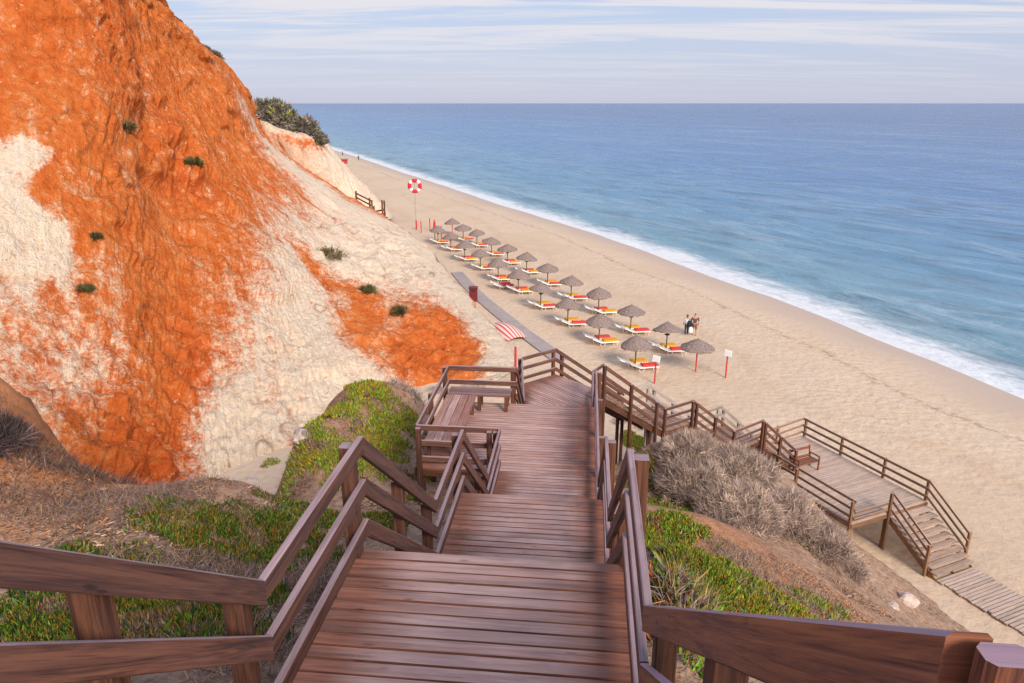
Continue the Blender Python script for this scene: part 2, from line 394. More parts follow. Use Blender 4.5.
def empty(name, loc, label, cat, group=None, rz=0.):
    e = bpy.data.objects.new(name, None); COL.objects.link(e); e.location = loc; e.rotation_euler = (0, 0, rz)
    e.empty_display_size = .2
    return tag(e, label, cat, group)
def smooth(o):
    o.data.polygons.foreach_set('use_smooth', [True]*len(o.data.polygons)); return o
def rebase(root):
    """children were written in world coordinates: make them local to their thing"""
    for c in root.children: c.location = Vector(c.location)-Vector(root.location)
def npmesh(name, V, Fq, mat, attrs=None, tint=None, smooth_=True):
    """big mesh from arrays: V (n,3), Fq (m,k)"""
    me = bpy.data.meshes.new(name); V = np.asarray(V, np.float32); Fq = np.asarray(Fq, np.int32); k = Fq.shape[1]
    me.vertices.add(len(V)); me.vertices.foreach_set('co', V.ravel())
    me.loops.add(Fq.size); me.loops.foreach_set('vertex_index', Fq.ravel())
    me.polygons.add(len(Fq)); me.polygons.foreach_set('loop_start', np.arange(0, Fq.size, k, dtype=np.int32))
    me.update(calc_edges=True); me.validate()
    me.polygons.foreach_set('use_smooth', [smooth_]*len(me.polygons))
    for nm, d in (attrs or {}).items():
        a = me.attributes.new(nm, 'FLOAT', 'POINT'); a.data.foreach_set('value', np.asarray(d, np.float32).ravel())
    if tint is not None:
        a = me.attributes.new('tint', 'FLOAT_COLOR', 'POINT')
        a.data.foreach_set('color', np.concatenate([tint, np.ones((len(tint), 1))], 1).astype(np.float32).ravel())
    me.materials.append(M[mat]); return me
def npobj(name, me, parent=None):
    o = bpy.data.objects.new(name, me); COL.objects.link(o)
    if parent: o.parent = parent
    return o
def gridfaces(nr, nc):
    i, j = np.meshgrid(np.arange(nr-1), np.arange(nc-1), indexing='ij'); a = (i*nc+j).ravel()
    return np.stack([a, a+1, a+nc+1, a+nc], 1)

# ------------------------------------------------------------------ sea and sand
HS = 18.6
shore_px = [(330, 149), (366, 160), (413, 176), (449, 187), (492, 203), (547, 219), (601, 235), (655, 255), (700, 274), (772, 297), (869, 337), (932, 361), (999, 390), (1024, 400)]
sp_ = np.array([at(x, y, HS)[:2] for x, y in shore_px])
ax = sp_[2]-sp_[-1]; ax /= np.linalg.norm(ax); nx = np.array([ax[1], -ax[0]])      # along the beach, out to sea
S_ = sp_@ax; C_ = sp_@nx; o_ = np.argsort(S_); S_, C_ = S_[o_], C_[o_]
cs = np.polyfit(S_, C_, 4)
def shore_off(s):
    sc_ = np.clip(s, S_[0], S_[-1]); c = np.interp(sc_, S_, C_); c = .6*c+.4*np.polyval(cs, sc_)
    return c+np.where(s > S_[-1], (s-S_[-1])*(C_[-1]-C_[-3])/(S_[-1]-S_[-3]), 0)
def shore_xy(s, d):
    c = shore_off(s)+d; return s[..., None]*ax+c[..., None]*nx
def shore_dist(x, y):
    s = x*ax[0]+y*ax[1]; return x*nx[0]+y*nx[1]-shore_off(s)
sv = np.concatenate([-np.geomspace(30000, 60, 24), np.linspace(-50, 320, 260), np.geomspace(330, 40000, 60)])
dv = np.concatenate([np.linspace(-1.5, 60, 90), np.geomspace(61, 40000, 90)])
Sg, Dg = np.meshgrid(sv, dv, indexing='ij'); xy = shore_xy(Sg, Dg)
lap = .9*perlin(np.stack([Sg.ravel()*.09, Sg.ravel()*.013, 0*Sg.ravel()], 1)).reshape(Sg.shape)
near = np.exp(-np.maximum(Dg, 0)/60)
zz = -1.6+.05*np.sin(Dg*.9+3*perlin(np.stack([Sg.ravel()*.03, Dg.ravel()*.03, 0*Sg.ravel()+4], 1)).reshape(Sg.shape))*near*np.clip(Dg/4, 0, 1)
zz += np.where(Dg < 30, .28*np.exp(-((Dg-9.5-3*lap)/1.3)**2), 0)
V = np.concatenate([xy, zz[..., None]], -1).reshape(-1, 3)
V[:, 2] += np.where(Dg.ravel() < 2, .16*lap.ravel(), 0)
o = npobj('sea', npmesh('sea', V, gridfaces(*Sg.shape)[:, ::-1], 'sea', {'shore': Dg})); tag(o, 'blue sea with a band of white foam along the beach', 'sea', kind='structure')

sv = np.concatenate([-np.geomspace(3000, 60, 14), np.linspace(-50, 320, 620), np.geomspace(330, 4000, 40)])
dv = np.concatenate([-np.geomspace(2500, 75, 12), np.linspace(-74, 8, 300)])
Sg, Dg = np.meshgrid(sv, dv, indexing='ij'); xy = shore_xy(Sg, Dg)
def sand_z(d): 
    t = np.clip((d+13)/13, 0, 2); return -1.6*t**1.3
zz = sand_z(Dg); pn = np.concatenate([xy.reshape(-1, 2), np.zeros((Sg.size, 1))], 1)
dry = np.clip((-Dg.ravel()-8)/4, 0, 1)
zz = zz.ravel()+dry*(.06*fbm(pn*.35, 3)+.035*fbm(pn*1.3, 2))*(np.abs(Sg.ravel()) < 330)
V = np.concatenate([xy.reshape(-1, 2), zz[:, None]], 1)
o = npobj('beach_sand', npmesh('beach_sand', V, gridfaces(*Sg.shape)[:, ::-1], 'sand', {'shore': Dg})); tag(o, 'wide pale beach of footprinted sand running down to the water', 'beach', kind='structure')

# ------------------------------------------------------------------ stair frame
e_ = Vector((.1009, .9949, 0)); n_ = Vector((.9949, -.1009, 0))
VL, VR = -1.61, .36
def uv(u, v, h): p = e_*u+n_*v; return Vector((p.x, p.y, EYE-h))
RH = .97                                # rail height over the decks
HT = dict(U=.45, A=2.33, B=4.28, C=6.25, D=8.15)      # rail-top depth below the eye of each level
DK = {k: v+RH for k, v in HT.items()}

# ------------------------------------------------------------------ hillside under the stairs (thin plate through levelled points)
ctrl = []
def cu(u, v, h): p = uv(u, v, h); ctrl.append((p.x, p.y, p.z))
def cp(px, py, h): p = at(px, py, h); ctrl.append(tuple(p))
def cx(x, y, h): ctrl.append((x, y, EYE-h))
for u, h in ((-6, 1.6), (-2, 1.7), (.6, 2.0), (3, 3.65), (4.8, 4.0), (7.2, 5.7), (9, 6.1), (11.5, 7.75), (14, 8.1), (17, 9.2), (19.3, 10.4), (22, 11.7)):
    cu(u, -.6, h)
for u, v, h in ((1, -2.5, 2.7), (4, -2.6, 4.0), (8, -2.8, 5.9), (12, -3, 7.6), (15, -3.6, 8.5), (2, -5, 3.9), (5, -5, 5.0), (9, -5, 6.5), (13, -5.2, 8.15), (16.5, -4.8, 8.7), (17.5, -2.6, 9.4),
                (20, -3.5, 11.5), (3, -8, 4.6), (8, -8, 6.4), (0, -8, 3.2), (-6, -8, 1.8), (-6, 6, 3), (0, -14, 2.6), (6, -14, 5.2)):
    cu(u, v, h)
for p in ((330, 404, 8.5), (300, 434, 7.85), (240, 482, 6.75), (150, 492, 6.4), (60, 490, 6.2), (0, 405, 6.0), (60, 445, 6.9), (110, 487, 7.0), (420, 398, 8.7), (180, 530, 5.5), (60, 530, 5.3)):
    cp(*p)
for x, y, h in ((-5.2, 23, 13), (-7.5, 17.5, 14.0), (-8, 14.6, 11.8), (-12.5, 19.5, 14.6), (-15, 20.5, 14), (-4, 28, 16.8), (-10, 26, 16.5), (0, 30, 17.6), (-2.5, 24.5, 13.4), (-18, 15, 7.0), (-19, 21, 13), (-18, 26, 15), (-20, 5, 3.5), (-26, 12, 4),
                (3.2, 23.4, 12.6), (4.2, 25.0, 13.6), (6.2, 26.6, 15.0), (8, 28, 16.2), (10.5, 30, 17.3), (12.5, 28, 17.4), (15, 25, 17.5), (7, 33, 18), (20, 22, 18.), (25, 14, 18.), (25, 4, 17.), (15, 4, 10.), (8, 1.5, 5.2), (8, -6, 4), (20, -6, 10), (3, -8, 2), (4, 36, 18.5), (-12, 34, 18)):
    cx(x, y, h)
for u, v, h in ((.5, 1.4, 2.6), (3, 1.4, 4.0), (5, 1.5, 5.3), (7.5, 1.5, 6.3), (10, 1.5, 7.7), (14, 1.6, 9.2), (18, 1.6, 10.6), (21, 2.0, 12.0)):
    cu(u, v, h)
for p in ((660, 610, 5.2), (700, 560, 7.6), (760, 585, 8.7), (800, 605, 9.6), (845, 605, 11.6), (870, 603, 13.2), (850, 545, 15.4), (905, 610, 15.6), (960, 640, 16.6), (700, 515, 9.4), (780, 550, 11.4), (825, 525, 14.2), (700, 450, 12.2), (650, 445, 11.2), (760, 460, 14.2), (740, 670, 4.4)):
    cp(*p)
CP = np.array(ctrl); lam = .02
def _k(r2): return np.where(r2 > 1e-9, r2*np.log(r2+1e-12)*.5, 0)
Kc = _k(((CP[:, None, :2]-CP[None, :, :2])**2).sum(-1))+lam*np.eye(len(CP))
Pm_ = np.concatenate([np.ones((len(CP), 1)), CP[:, :2]], 1)
A_ = np.block([[Kc, Pm_], [Pm_.T, np.zeros((3, 3))]])
W_ = np.linalg.solve(A_, np.concatenate([CP[:, 2], np.zeros(3)]))
def tps(x, y):
    q = np.stack([np.ravel(x), np.ravel(y)], 1); out = np.empty(len(q))
    for i in range(0, len(q), 20000):
        b = q[i:i+20000]; out[i:i+20000] = _k(((b[:, None]-CP[None, :, :2])**2).sum(-1))@W_[:-3]+W_[-3]+b@W_[-2:]
    return out
gx = np.arange(-30, 30.01, .16); gy = np.arange(-10, 37.01, .16)
GX, GY = np.meshgrid(gx, gy, indexing='ij')
GZ = tps(GX, GY).reshape(GX.shape)
pn = np.stack([GX.ravel(), GY.ravel(), 0*GX.ravel()], 1)
GZ += (np.clip(ridged(pn*.9+3, 4)-.6, -.5, 1.2)*.38*np.exp(-((pn[:, 0]+10.5)/3)**2-((pn[:, 1]-14)/3)**2)+.13*fbm(pn*.55, 3)+.05*fbm(pn*2.3, 3)).reshape(GX.shape)
# keep the soil below every deck of the main walkway
uu = GX*e_.x+GY*e_.y; vv = GX*n_.x+GY*n_.y
prof = np.interp(uu, [-20, .6, 3.05, 4.77, 7.2, 9.08, 11.5, 17, 19.3, 24], [EYE-DK['U'], EYE-DK['U'], EYE-DK['A'], EYE-DK['A'], EYE-DK['B'], EYE-DK['B'], EYE-DK['C'], EYE-DK['C'], EYE-DK['D'], EYE-DK['D']])-.38
inside = (vv > -3.6)*(vv < .7)*(uu < 24.5)
GZ = np.where(inside, np.minimum(GZ, prof), GZ)
GZ = np.maximum(GZ, -2.)
def ground(x, y):
    fx = np.clip((np.asarray(x, float)-gx[0])/.16, 0, len(gx)-1.001); fy = np.clip((np.asarray(y, float)-gy[0])/.16, 0, len(gy)-1.001)
    i, j = fx.astype(int), fy.astype(int); a, b = fx-i, fy-j
    z = GZ[i, j]*(1-a)*(1-b)+GZ[i+1, j]*a*(1-b)+GZ[i, j+1]*(1-a)*b+GZ[i+1, j+1]*a*b
    return np.maximum(z, sand_z(shore_dist(np.asarray(x, float), np.asarray(y, float))))
def hit(px, py):
    d = atD(px, py, 1.)-Vector((0, 0, EYE)); t = np.arange(1., 60, .03)
    P = np.array([0, 0, EYE])+t[:, None]*np.array(d)
    g = ground(P[:, 0], P[:, 1]); k = np.argmax(P[:, 2] <= g)
    return Vector(P[k])
litter = np.clip(.35+.9*fbm(pn*.4+7, 3), 0, 1)*np.where(GX.ravel() > 2.5, .45, 1)
hm = hit(50, 450)
mound = np.exp(-(((GX-hm.x+1)/3.2)**2+((GY-hm.y)/2.2)**2)).ravel(); litter = litter*np.clip(1-1.3*mound, .1, 1)
och = mound*1.6+np.exp(-(((GX+8)/5)**2+((GY-18)/3)**2)).ravel()*.8
hr = hit(770, 570); och += .75*np.exp(-(((GX-hr.x)/3.)**2+((GY-hr.y)/3.)**2)).ravel()
o = npobj('hillside', npmesh('hillside', np.stack([GX, GY, GZ], -1).reshape(-1, 3), gridfaces(*GX.shape)[:, ::-1], 'soil', {'litter': litter, 'ochre': np.clip(och, 0, 1)}))
tag(o, 'sandy overgrown hillside that carries the wooden stairway', 'hillside', kind='structure')

# ------------------------------------------------------------------ cliffs
def catmull(Pts, t):
    Pts = np.asarray(Pts, float); n = len(Pts); t = np.clip(t, 0, n-1.0001); i = t.astype(int); f = (t-i)[:, None]
    g = lambda k: Pts[np.clip(k, 0, n-1)]
    p0, p1, p2, p3 = g(i-1), g(i), g(i+1), g(i+2)
    sh = (len(t),)+(1,)*(Pts.ndim-1); f = (t-i).reshape(sh)
    return .5*((2*p1)+(-p0+p2)*f+(2*p0-5*p1+4*p2-p3)*f*f+(-p0+3*p1-3*p2+p3)*f**3)
def loft(cols, nu, nv):
    G = np.array([[tuple(q) for q in c] for c in cols], float)          # cols x rows x 3
    a = np.linspace(0, G.shape[0]-1, nu); b = np.linspace(0, G.shape[1]-1, nv)
    T = catmull(G, a); T = np.swapaxes(catmull(np.swapaxes(T, 0, 1), b), 0, 1)
    return T, a, b
def normals(T):
    du = np.gradient(T, axis=0); dv_ = np.gradient(T, axis=1); n = np.cross(du, dv_)
    return n/np.maximum(np.linalg.norm(n, axis=-1, keepdims=True), 1e-9)
cols_px = [
 [(-420, 520, 19), (-420, 430, 22), (-420, 330, 25), (-420, 230, 28), (-420, 130, 31), (-420, 30, 35), (-420, -60, 40)],
 [(-150, 500, 22), (-150, 420, 24), (-150, 320, 28), (-150, 220, 32), (-150, 120, 37), (-150, 20, 42), (-150, -70, 48)],
 [(90, 520, 25), (90, 440, 27.5), (90, 340, 33), (90, 240, 38), (90, 140, 43), (90, 40, 50), (95, -55, 57)],
 [(205, 520, 29.5), (195, 460, 31), (185, 370, 37), (175, 280, 43), (160, 180, 50), (140, 80, 58), (115, -45, 63)],
 [(310, 470, 34), (290, 420, 36), (275, 345, 42), (255, 265, 49), (225, 185, 57), (185, 98, 64), (130, -32, 66.5)],
 [(420, 412, 41), (375, 350, 46), (335, 290, 54), (292, 225, 63), (243, 155, 70), (206, 86, 71), (136, -24, 67.5)],
 [(514, 361, 47.0), (455, 290, 61), (414, 242, 76), (331, 190, 90), (268, 146, 86), (232, 79, 79), (146, -6, 70)],
]
cols = [[atD(*p) for p in c] for c in cols_px]
for c in cols: c.append(c[-1]+Vector((-9, 26, 1.2)))                     # plateau behind the rim
w1 = [p+Vector((-2.5, 9, -.3)) for p in cols[-1]]; w2 = [p+Vector((-9, 24, -.6)) for p in cols[-1]]
w1[0] = at(460, 294, 17.4); w2[0] = at(432, 262, 17.4)
T, ca, rb = loft(cols+[w1, w2], 560, 520)
Nn = normals(T); P = T.reshape(-1, 3)
if Nn[100, 100] @ np.array([1, -1, .5]) < 0: Nn = -Nn
CA, RB = np.meshgrid(ca, rb, indexing='ij'); CA, RB = CA.ravel(), RB.ravel()
wq = np.stack([fbm(P*.08+3, 3), fbm(P*.08+11, 3), fbm(P*.08+19, 3)], 1)
def G2(c, r, sc_, sr): 
    return np.exp(-(((CA+.18*wq[:, 0]*2-c)/sc_)**2+((RB+.25*wq[:, 1]*2-r)/sr)**2))
white = .0+.26*np.clip((3.4-RB)/1.2, 0, 1)+.72*G2(3.45, 1.0, .45, .9)+.5*G2(3.3, .3, .5, .5)+.55*G2(4.35, 1.4, .6, .9)+.42*G2(4.4, 2.5, .75, .9)+.40*G2(5.3, 2.7, .5, .9)+.85*G2(5.95, 1.1, .30, 1.4)+.6*G2(5.95, .2, .16, .8)+.75*G2(5.75, 2.2, .42, .7)+.75*G2(5.95, 3.6, .30, .7)+.5*G2(4.8, .7, .4, .6)+.25*G2(1.75, 1.6, .5, .6)
left_patch = np.clip((1.86-.10*(RB-3.1)+.16*np.sin(RB*4.6+1)+.35*wq[:, 0]+.10*fbm(P*.5, 4)-CA)*8, 0, 1)*np.clip((3.88+.35*wq[:, 1]+.30*fbm(P*.32+9, 4)-RB)*7, 0, 1)*np.clip((RB-2.3+.3*wq[:, 2])*1.3, 0, 1)
white = white+1.0*left_patch+.40*G2(5.9, 4.6, .22, .7)+.15*G2(4.6, 3.3, .8, .5)
white -= .95*G2(5.60, .42, .36, .40)+.5*G2(5.3, .8, .25, .3)+.6*G2(5.05, 1.5, .16, .6)+.7*G2(4.9, 2.4, .12, .45)+.6*G2(5.6, 2.95, .07, .6)+.6*G2(2.5, .7, .6, .7)+.6*G2(2.75, 2.2, .4, .6)
red = 1.0*G2(2.6, .7, .65, .8)+.8*G2(2.95, 2.2, .4, .45)+.6*G2(3.3, 4.2, .5, .5)+.7*G2(5.4, .6, .4, .4)+.5*G2(2.5, 5.3, 1.2, .8)
# relief: gullied flutes down the face, slabs and fallen lumps near the foot
fl = ridged(np.stack([P[:, 0]*.11+.25*P[:, 2]*.11, P[:, 1]*.11, P[:, 2]*.035], 1), 4)-1.0
CR = np.stack([CA, RB, 0*CA], 1)
rel = .30*fl+.40*fbm(P*.16, 3)
bil = .5-np.abs(perlin(P*.42+np.array([3., 1, 7])))*2                       # crags with sharp creases
bil2 = .5-np.abs(perlin(P*1.15+13))*2
crag = np.clip(.35+1.6*fbm(P*.12+41, 3), 0.05, 1.3)
rel += -.55*bil*crag-.26*bil2*crag+.16*fbm(P*1.9, 4)*np.clip(crag, .3, 1)
rill = np.abs(perlin(CR*np.array([13., 1.7, 1])+1.1*wq)); rel -= .18*np.clip(.16-rill, 0, 1)/.16*np.clip(.4+fbm(CR*np.array([2.2, 1.2, 1])+7, 2)*2.2, 0, 1)
rill2 = np.abs(perlin(CR*np.array([38., 4., 1])+1.2*wq)); rel -= .10*np.clip(.2-rill2, 0, 1)/.2
terr = perlin(np.stack([P[:, 0]*.2, P[:, 1]*.2, P[:, 2]*.6], 1)); rel += .5*np.clip(terr*8, -.5, .5)*np.clip(.2+fbm(P*.1+50, 2)*2.4, 0, 1)
lump = np.clip(ridged(P*.33+5, 3)-.9, 0, 2)*.9
vor = np.abs(perlin(P*.55+2))
rr2 = np.clip(red, 0, 1)
rel += lump*rr2-.5*np.clip(.08-vor, 0, 1)*6*rr2+.35*np.clip(perlin(P*.7+77)*5, -.5, .6)*rr2
rel += 1.3*np.clip(perlin(np.stack([P[:, 0]*.3, P[:, 1]*.3, P[:, 2]*.5], 1))*4, -.6, .6)*G2(3.3, 4.2, .7, .7)
rel *= np.where(left_patch > .5, .55, 1)
fade = np.clip(RB/.5, .15, 1)*np.where(RB > 6.2, .5, 1)
edge = 1-.75*np.exp(-((CA-6)/.22)**2)
P2 = P+Nn.reshape(-1, 3)*(rel*fade*edge)[:, None]*1.0
crk = np.clip(1-np.abs(perlin(np.stack([P[:, 0]*.5, P[:, 1]*.5, P[:, 2]*.16], 1)+wq*.6))*26, 0, 1)*np.clip(perlin(P*.2+31)*3, 0, 1)
crk = np.maximum(crk, np.clip(bil*6-2.45, 0, 1)*np.clip(crag-.35, 0, 1)*.9)  # also darkens the creases between the crags
cl = npobj('sea_cliff', npmesh('sea_cliff', P2, gridfaces(len(ca), len(rb))[:, ::-1], 'cliff', {'white': white, 'red': np.clip(red, 0, 1), 'crack_crease': crk, 'along': CA, 'down': RB}))
tag(cl, 'huge steep cliff of orange and white clay left of the beach', 'cliff', kind='structure')
CLP = proj(P2)
def cliff_hit(px, py):
    d = (CLP[:, 0]-px)**2+(CLP[:, 1]-py)**2; m = np.where(d < 9)[0]
    k = m[np.argmin(CLP[m, 2])] if len(m) else np.argmin(d); return Vector(P2[k])
# farther headland behind, crowned with bushes
hc = [
 [(150, 260, 118), (160, 215, 118), (170, 170, 117), (180, 140, 117), (190, 118, 118)],
 [(235, 255, 113), (235, 205, 112), (235, 165, 111), (235, 130, 111), (240, 112, 113)],
 [(300, 240, 108), (285, 200, 106), (275, 165, 104.5), (265, 138, 104), (262, 123, 105)],
 [(345, 232, 106), (325, 195, 104), (308, 165, 102.5), (295, 144, 102), (290, 134, 103)],
 [(380, 221, 107), (355, 192, 107), (336, 168, 106), (321, 147, 105), (313, 137, 105.5)],
 [(392, 217, 112), (366, 190, 114), (343, 165, 117), (330, 148, 121), (318, 137, 121)],
 [(382, 205, 128), (356, 180, 132), (338, 162, 140), (324, 148, 146), (312, 140, 150)],
]
cols = [[atD(*p) for p in c] for c in hc]
for c in cols: c += [c[-1]+Vector((-2.5, 4, .25)), c[-1]+Vector((-8, 14, .6)), c[-1]+Vector((-18, 34, 1.5))]
T, ca, rb = loft(cols, 220, 200); Nn = normals(T); P = T.reshape(-1, 3)
if Nn[100, 60] @ np.array([1, -1, .5]) < 0: Nn = -Nn
CA, RB = [q.ravel() for q in np.meshgrid(ca, rb, indexing='ij')]
fl = ridged(np.stack([P[:, 0]*.3, P[:, 1]*.3, P[:, 2]*.03], 1), 3)-1
P2b = P+Nn.reshape(-1, 3)*((.45*fl+.4*fbm(P*.25, 3))*np.clip(RB/.4, .2, 1))[:, None]
drip = fbm(np.stack([P[:, 0]*.45, P[:, 1]*.45, P[:, 2]*.05], 1), 3)
white = np.clip(.95-.85*np.exp(-((RB-3.2-.5*drip)/.55)**2)*np.exp(-((CA-3.3)/1.1)**2)-.25*(RB > 3.9), -.2, 1.2)
o = npobj('far_headland', npmesh('far_headland', P2b, gridfaces(len(ca), len(rb))[:, ::-1], 'cliff', {'white': white, 'red': 0*white, 'crack_crease': 0*white, 'along': CA, 'down': RB}))
tag(o, 'pale fluted headland with an orange band just behind the main cliff', 'cliff', kind='structure')
HLP = proj(P2b)
# ------------------------------------------------------------------ wooden walkway
UP = Vector((0, 0, 1))
def flat(a, b): d = Vector(b)-Vector(a); d.z = 0; return d.normalized()
def rail_run(label, pts, inner, posts, mat='wood', group='handrails along the wooden walkway', offs=(0, .35, .70), hv=.125, th=.046, pw=.105, topworn_sheen=1., trim=.0, name='handrail'):
    """pts: rail-top line; inner: a point on the walking side; posts: (point on the line, base z)"""
    root = empty(name, (pts[0].x, pts[0].y, min(b for _, b in posts) if posts else pts[0].z-1), label, 'railing', group)
    for a, b in zip(pts[:-1], pts[1:]):
        d = flat(a, b); side = Vector((d.y, -d.x, 0))
        dz = (b.z-a.z)/max((Vector((b.x, b.y, 0))-Vector((a.x, a.y, 0))).length, 1e-6); hvv = hv*math.sqrt(1+dz*dz)
        for k in offs:
            mb = MB(); j = Vector((0, 0, random.uniform(-.008, .008)))
            mb.beam(a-UP*k+j, b-UP*k+j, side, th, hvv, .007, .12, topworn_sheen)
            mb.build('rail_board', mat, root)
    for p, zb in posts:
        q, best = None, 1e9
        for a, b in zip(pts[:-1], pts[1:]):
            d = flat(a, b); s = Vector((d.y, -d.x, 0))
            t = max(0, min((b-a).length, (Vector((p.x, p.y, 0))-Vector((a.x, a.y, 0))).dot(d)))
            dist = (Vector((a.x, a.y, 0))+d*t-Vector((p.x, p.y, 0))).length
            if dist < best: best, q = dist, s*(-1 if (Vector(inner)-a).dot(s) > 0 else 1)
        c = Vector((p.x, p.y, 0))+q*(th/2+pw/2+.003); mb = MB()
        mb.beam((c.x, c.y, zb), (c.x, c.y, p.z+random.uniform(-.03, .005)), q, pw, pw, .008, .0, None, Vector((q.y, -q.x, 0))) if False else None
        top = p.z+random.uniform(-.06, -.03)
        d2 = Vector((q.y, -q.x, 0))
        mb.beam(Vector((c.x, c.y, zb))+d2*pw/2, Vector((c.x, c.y, top))+d2*pw/2, q, pw, pw, .008, .05, None, d2, 1.)
        mb.build('post', 'postwood' if mat in ('wood', 'orangewood') else mat, root)
    rebase(root); return root
def clip_strip(poly, ud, s0, s1):
    """extent of a convex polygon along ud between offsets s0 and s1 across it"""
    vd = Vector((-ud.y, ud.x)); res = []
    for s in (s0, s1):
        ts = []
        for a, b in zip(poly, poly[1:]+poly[:1]):
            sa, sb = a.dot(vd)-s, b.dot(vd)-s
            if abs(sa-sb) > 1e-9 and min(sa, sb) <= 1e-6 and max(sa, sb) >= -1e-6:
                ts.append((a+(b-a)*(sa/(sa-sb))).dot(ud))
        if not ts: return None
        res.append((min(ts), max(ts)))
    return res
def planks(mb, poly, ud, z, pitch=.119, gap=.019, th=.04, wornfn=None):
    poly = [Vector((p[0], p[1])) for p in poly]; ud = Vector((ud[0], ud[1])).normalized(); vd = Vector((-ud.y, ud.x))
    ss = [p.dot(vd) for p in poly]; lo, hi = min(ss), max(ss); n = max(1, round((hi-lo)/pitch)); w = (hi-lo)/n
    for i in range(n):
        s0, s1 = lo+i*w+gap/2, lo+(i+1)*w-gap/2
        r = clip_strip(poly, ud, s0, s1)
        if not r: continue
        (a0, b0), (a1, b1) = r; qo = (ud*a0+vd*s0, random.random()*20); dz = random.uniform(-.003, .003); j = random.uniform(-.006, .006)
        # three lengths along the board so that the trodden middle can be paler than the ends
        cut = [0, .08+random.uniform(-.02, .04), .27+random.uniform(-.06, .08), .74+random.uniform(-.08, .06), .9+random.uniform(-.04, .03), 1]
        wk = random.uniform(.7, 1.); ws = [.1, .18, wk, wk*random.uniform(.85, 1), .12, .05] if wornfn is True else [random.uniform(.6, .9)]*6
        rnd = random.random()
        for k in range(len(cut)-1):
            f0, f1 = cut[k], cut[k+1]
            q = [ud*(a0+(b0-a0)*f0+j)+vd*s0, ud*(a0+(b0-a0)*f1+j)+vd*s0, ud*(a1+(b1-a1)*f1+j)+vd*s1, ud*(a1+(b1-a1)*f0+j)+vd*s1]
            mb.prism(q, z-th+dz, z+dz, (ud.x, ud.y, 0), [ws[k], ws[k+1], ws[k+1], ws[k]], org=qo); mb.r[-6:] = [rnd]*6
def deck(label, polys, z, mat='deckwood', fascia=None, posts=(), worn=True, pitch=.119, side_mat='wood'):
    c = sum((Vector((p[0], p[1], 0)) for p in polys[0][0]), Vector())/len(polys[0][0])
    root = empty('boardwalk_landing', (c.x, c.y, z), label, 'landing', 'landings of the wooden stairway')
    mb = MB()
    for poly, ud in polys: planks(mb, poly, ud, z, pitch, wornfn=worn)
    mb.build('deck_boards', mat, root)
    for a, b in (fascia or []):
        a, b = Vector((a[0], a[1], z-.043)), Vector((b[0], b[1], z-.043)); d = flat(a, b); mb = MB()
        mb.beam(a, b, Vector((d.y, -d.x, 0)), .05, .17, .006, .05); mb.build('edge_joist', side_mat, root)
    for x, y in posts:
        zb = float(ground(x, y))-.4
        if zb > z-.25: continue
        mb = MB(); mb.beam((x, y+.06, zb), (x, y+.06, z-.05), (1, 0, 0), .12, .12, .008, .05, None, (0, 1, 0)); mb.build('support_post', side_mat, root)
    rebase(root); return root
def flight(label, n0, f0, n1, f1, z0, z1, steps, mat='deckwood', side_mat='wood', gap=0., thick=.045):
    """treads between two edges from level z0 down to z1; n0/f0 upper nosing ends, n1/f1 lower"""
    root = empty('stair_flight', ((n1.x+f1.x)/2, (n1.y+f1.y)/2, z1), label, 'stairs', 'flights of the wooden stairway')
    for i in range(1, steps):
        t0, t1 = (i-1)/(steps-1)+.0, i/(steps-1)+.03*gap
        z = z0+(z1-z0)*i/steps
        q = [n0.lerp(n1, t0), f0.lerp(f1, t0), f0.lerp(f1, min(t1, 1.02)), n0.lerp(n1, min(t1, 1.02))]
        q = [Vector((p.x, p.y)) for p in q]
        mid0, mid1 = (q[0]+q[3])/2, (q[1]+q[2])/2; mb = MB(); ud = flat(n0, f0)
        rnd = random.uniform(.3, .8)
        # each tread is two boards
        c0, c1 = q[0].lerp(q[3], .48), q[1].lerp(q[2], .48); g0, g1 = q[0].lerp(q[3], .52), q[1].lerp(q[2], .52)
        mb.prism([q[0], q[1], c1, c0], z-thick, z, ud, rnd); mb.prism([g0, g1, q[2], q[3]], z-thick, z, ud, rnd)
        mb.build('tread', mat, root)
    for a, b in ((n0, n1), (f0, f1), (n0.lerp(f0, .5), n1.lerp(f1, .5))):
        mb = MB(); d = flat(a, b); s = Vector((d.y, -d.x, 0)); ins = (n0.lerp(f0, .5)-a); ins.z = 0
        k = ins.normalized()*.035 if ins.length > .1 else Vector()
        st = (z0-z1)/steps
        mb.beam(Vector((a.x, a.y, z0-st-thick-.005))+k, Vector((b.x, b.y, z1-thick-.005))+k, s, .05, .24, .006, .05); mb.build('stringer', side_mat, root)
    rebase(root); return root
def xy(p): return (p.x, p.y)
Zd = {k: EYE-v for k, v in DK.items()}; Zt = {k: EYE-v for k, v in HT.items()}
U0, A0, A1, B0, B1, C0, CB, C1, D0 = .6, 3.05, 4.77, 7.2, 9.08, 11.5, 13.42, 17.0, 19.3
DL, DR = VL-.06, VR+.06
def P_(u, v, k, top=False): return uv(u, v, HT[k] if top else DK[k])
mid = -.6
across = (n_.x, n_.y)
def rect(u0, u1, v0=DL, v1=DR): return [xy(uv(u0, v0, 0)), xy(uv(u1, v0, 0)), xy(uv(u1, v1, 0)), xy(uv(u0, v1, 0))]
def sides(u0, u1, v0=DL, v1=DR): q = rect(u0, u1, v0, v1); return [(q[0], q[1]), (q[3], q[2]), (q[1], q[2])]
deck('upper landing the stairway starts from, at the foot of the picture', [(rect(-2.6, U0-.02, DL, 2.5), across)], Zd['U'], fascia=sides(-2.6, U0-.05))
deck('nearest wide landing of worn reddish planks between the first handrails', [(rect(A0-.16, A1), across)], Zd['A'], fascia=sides(A0-.1, A1-.03))
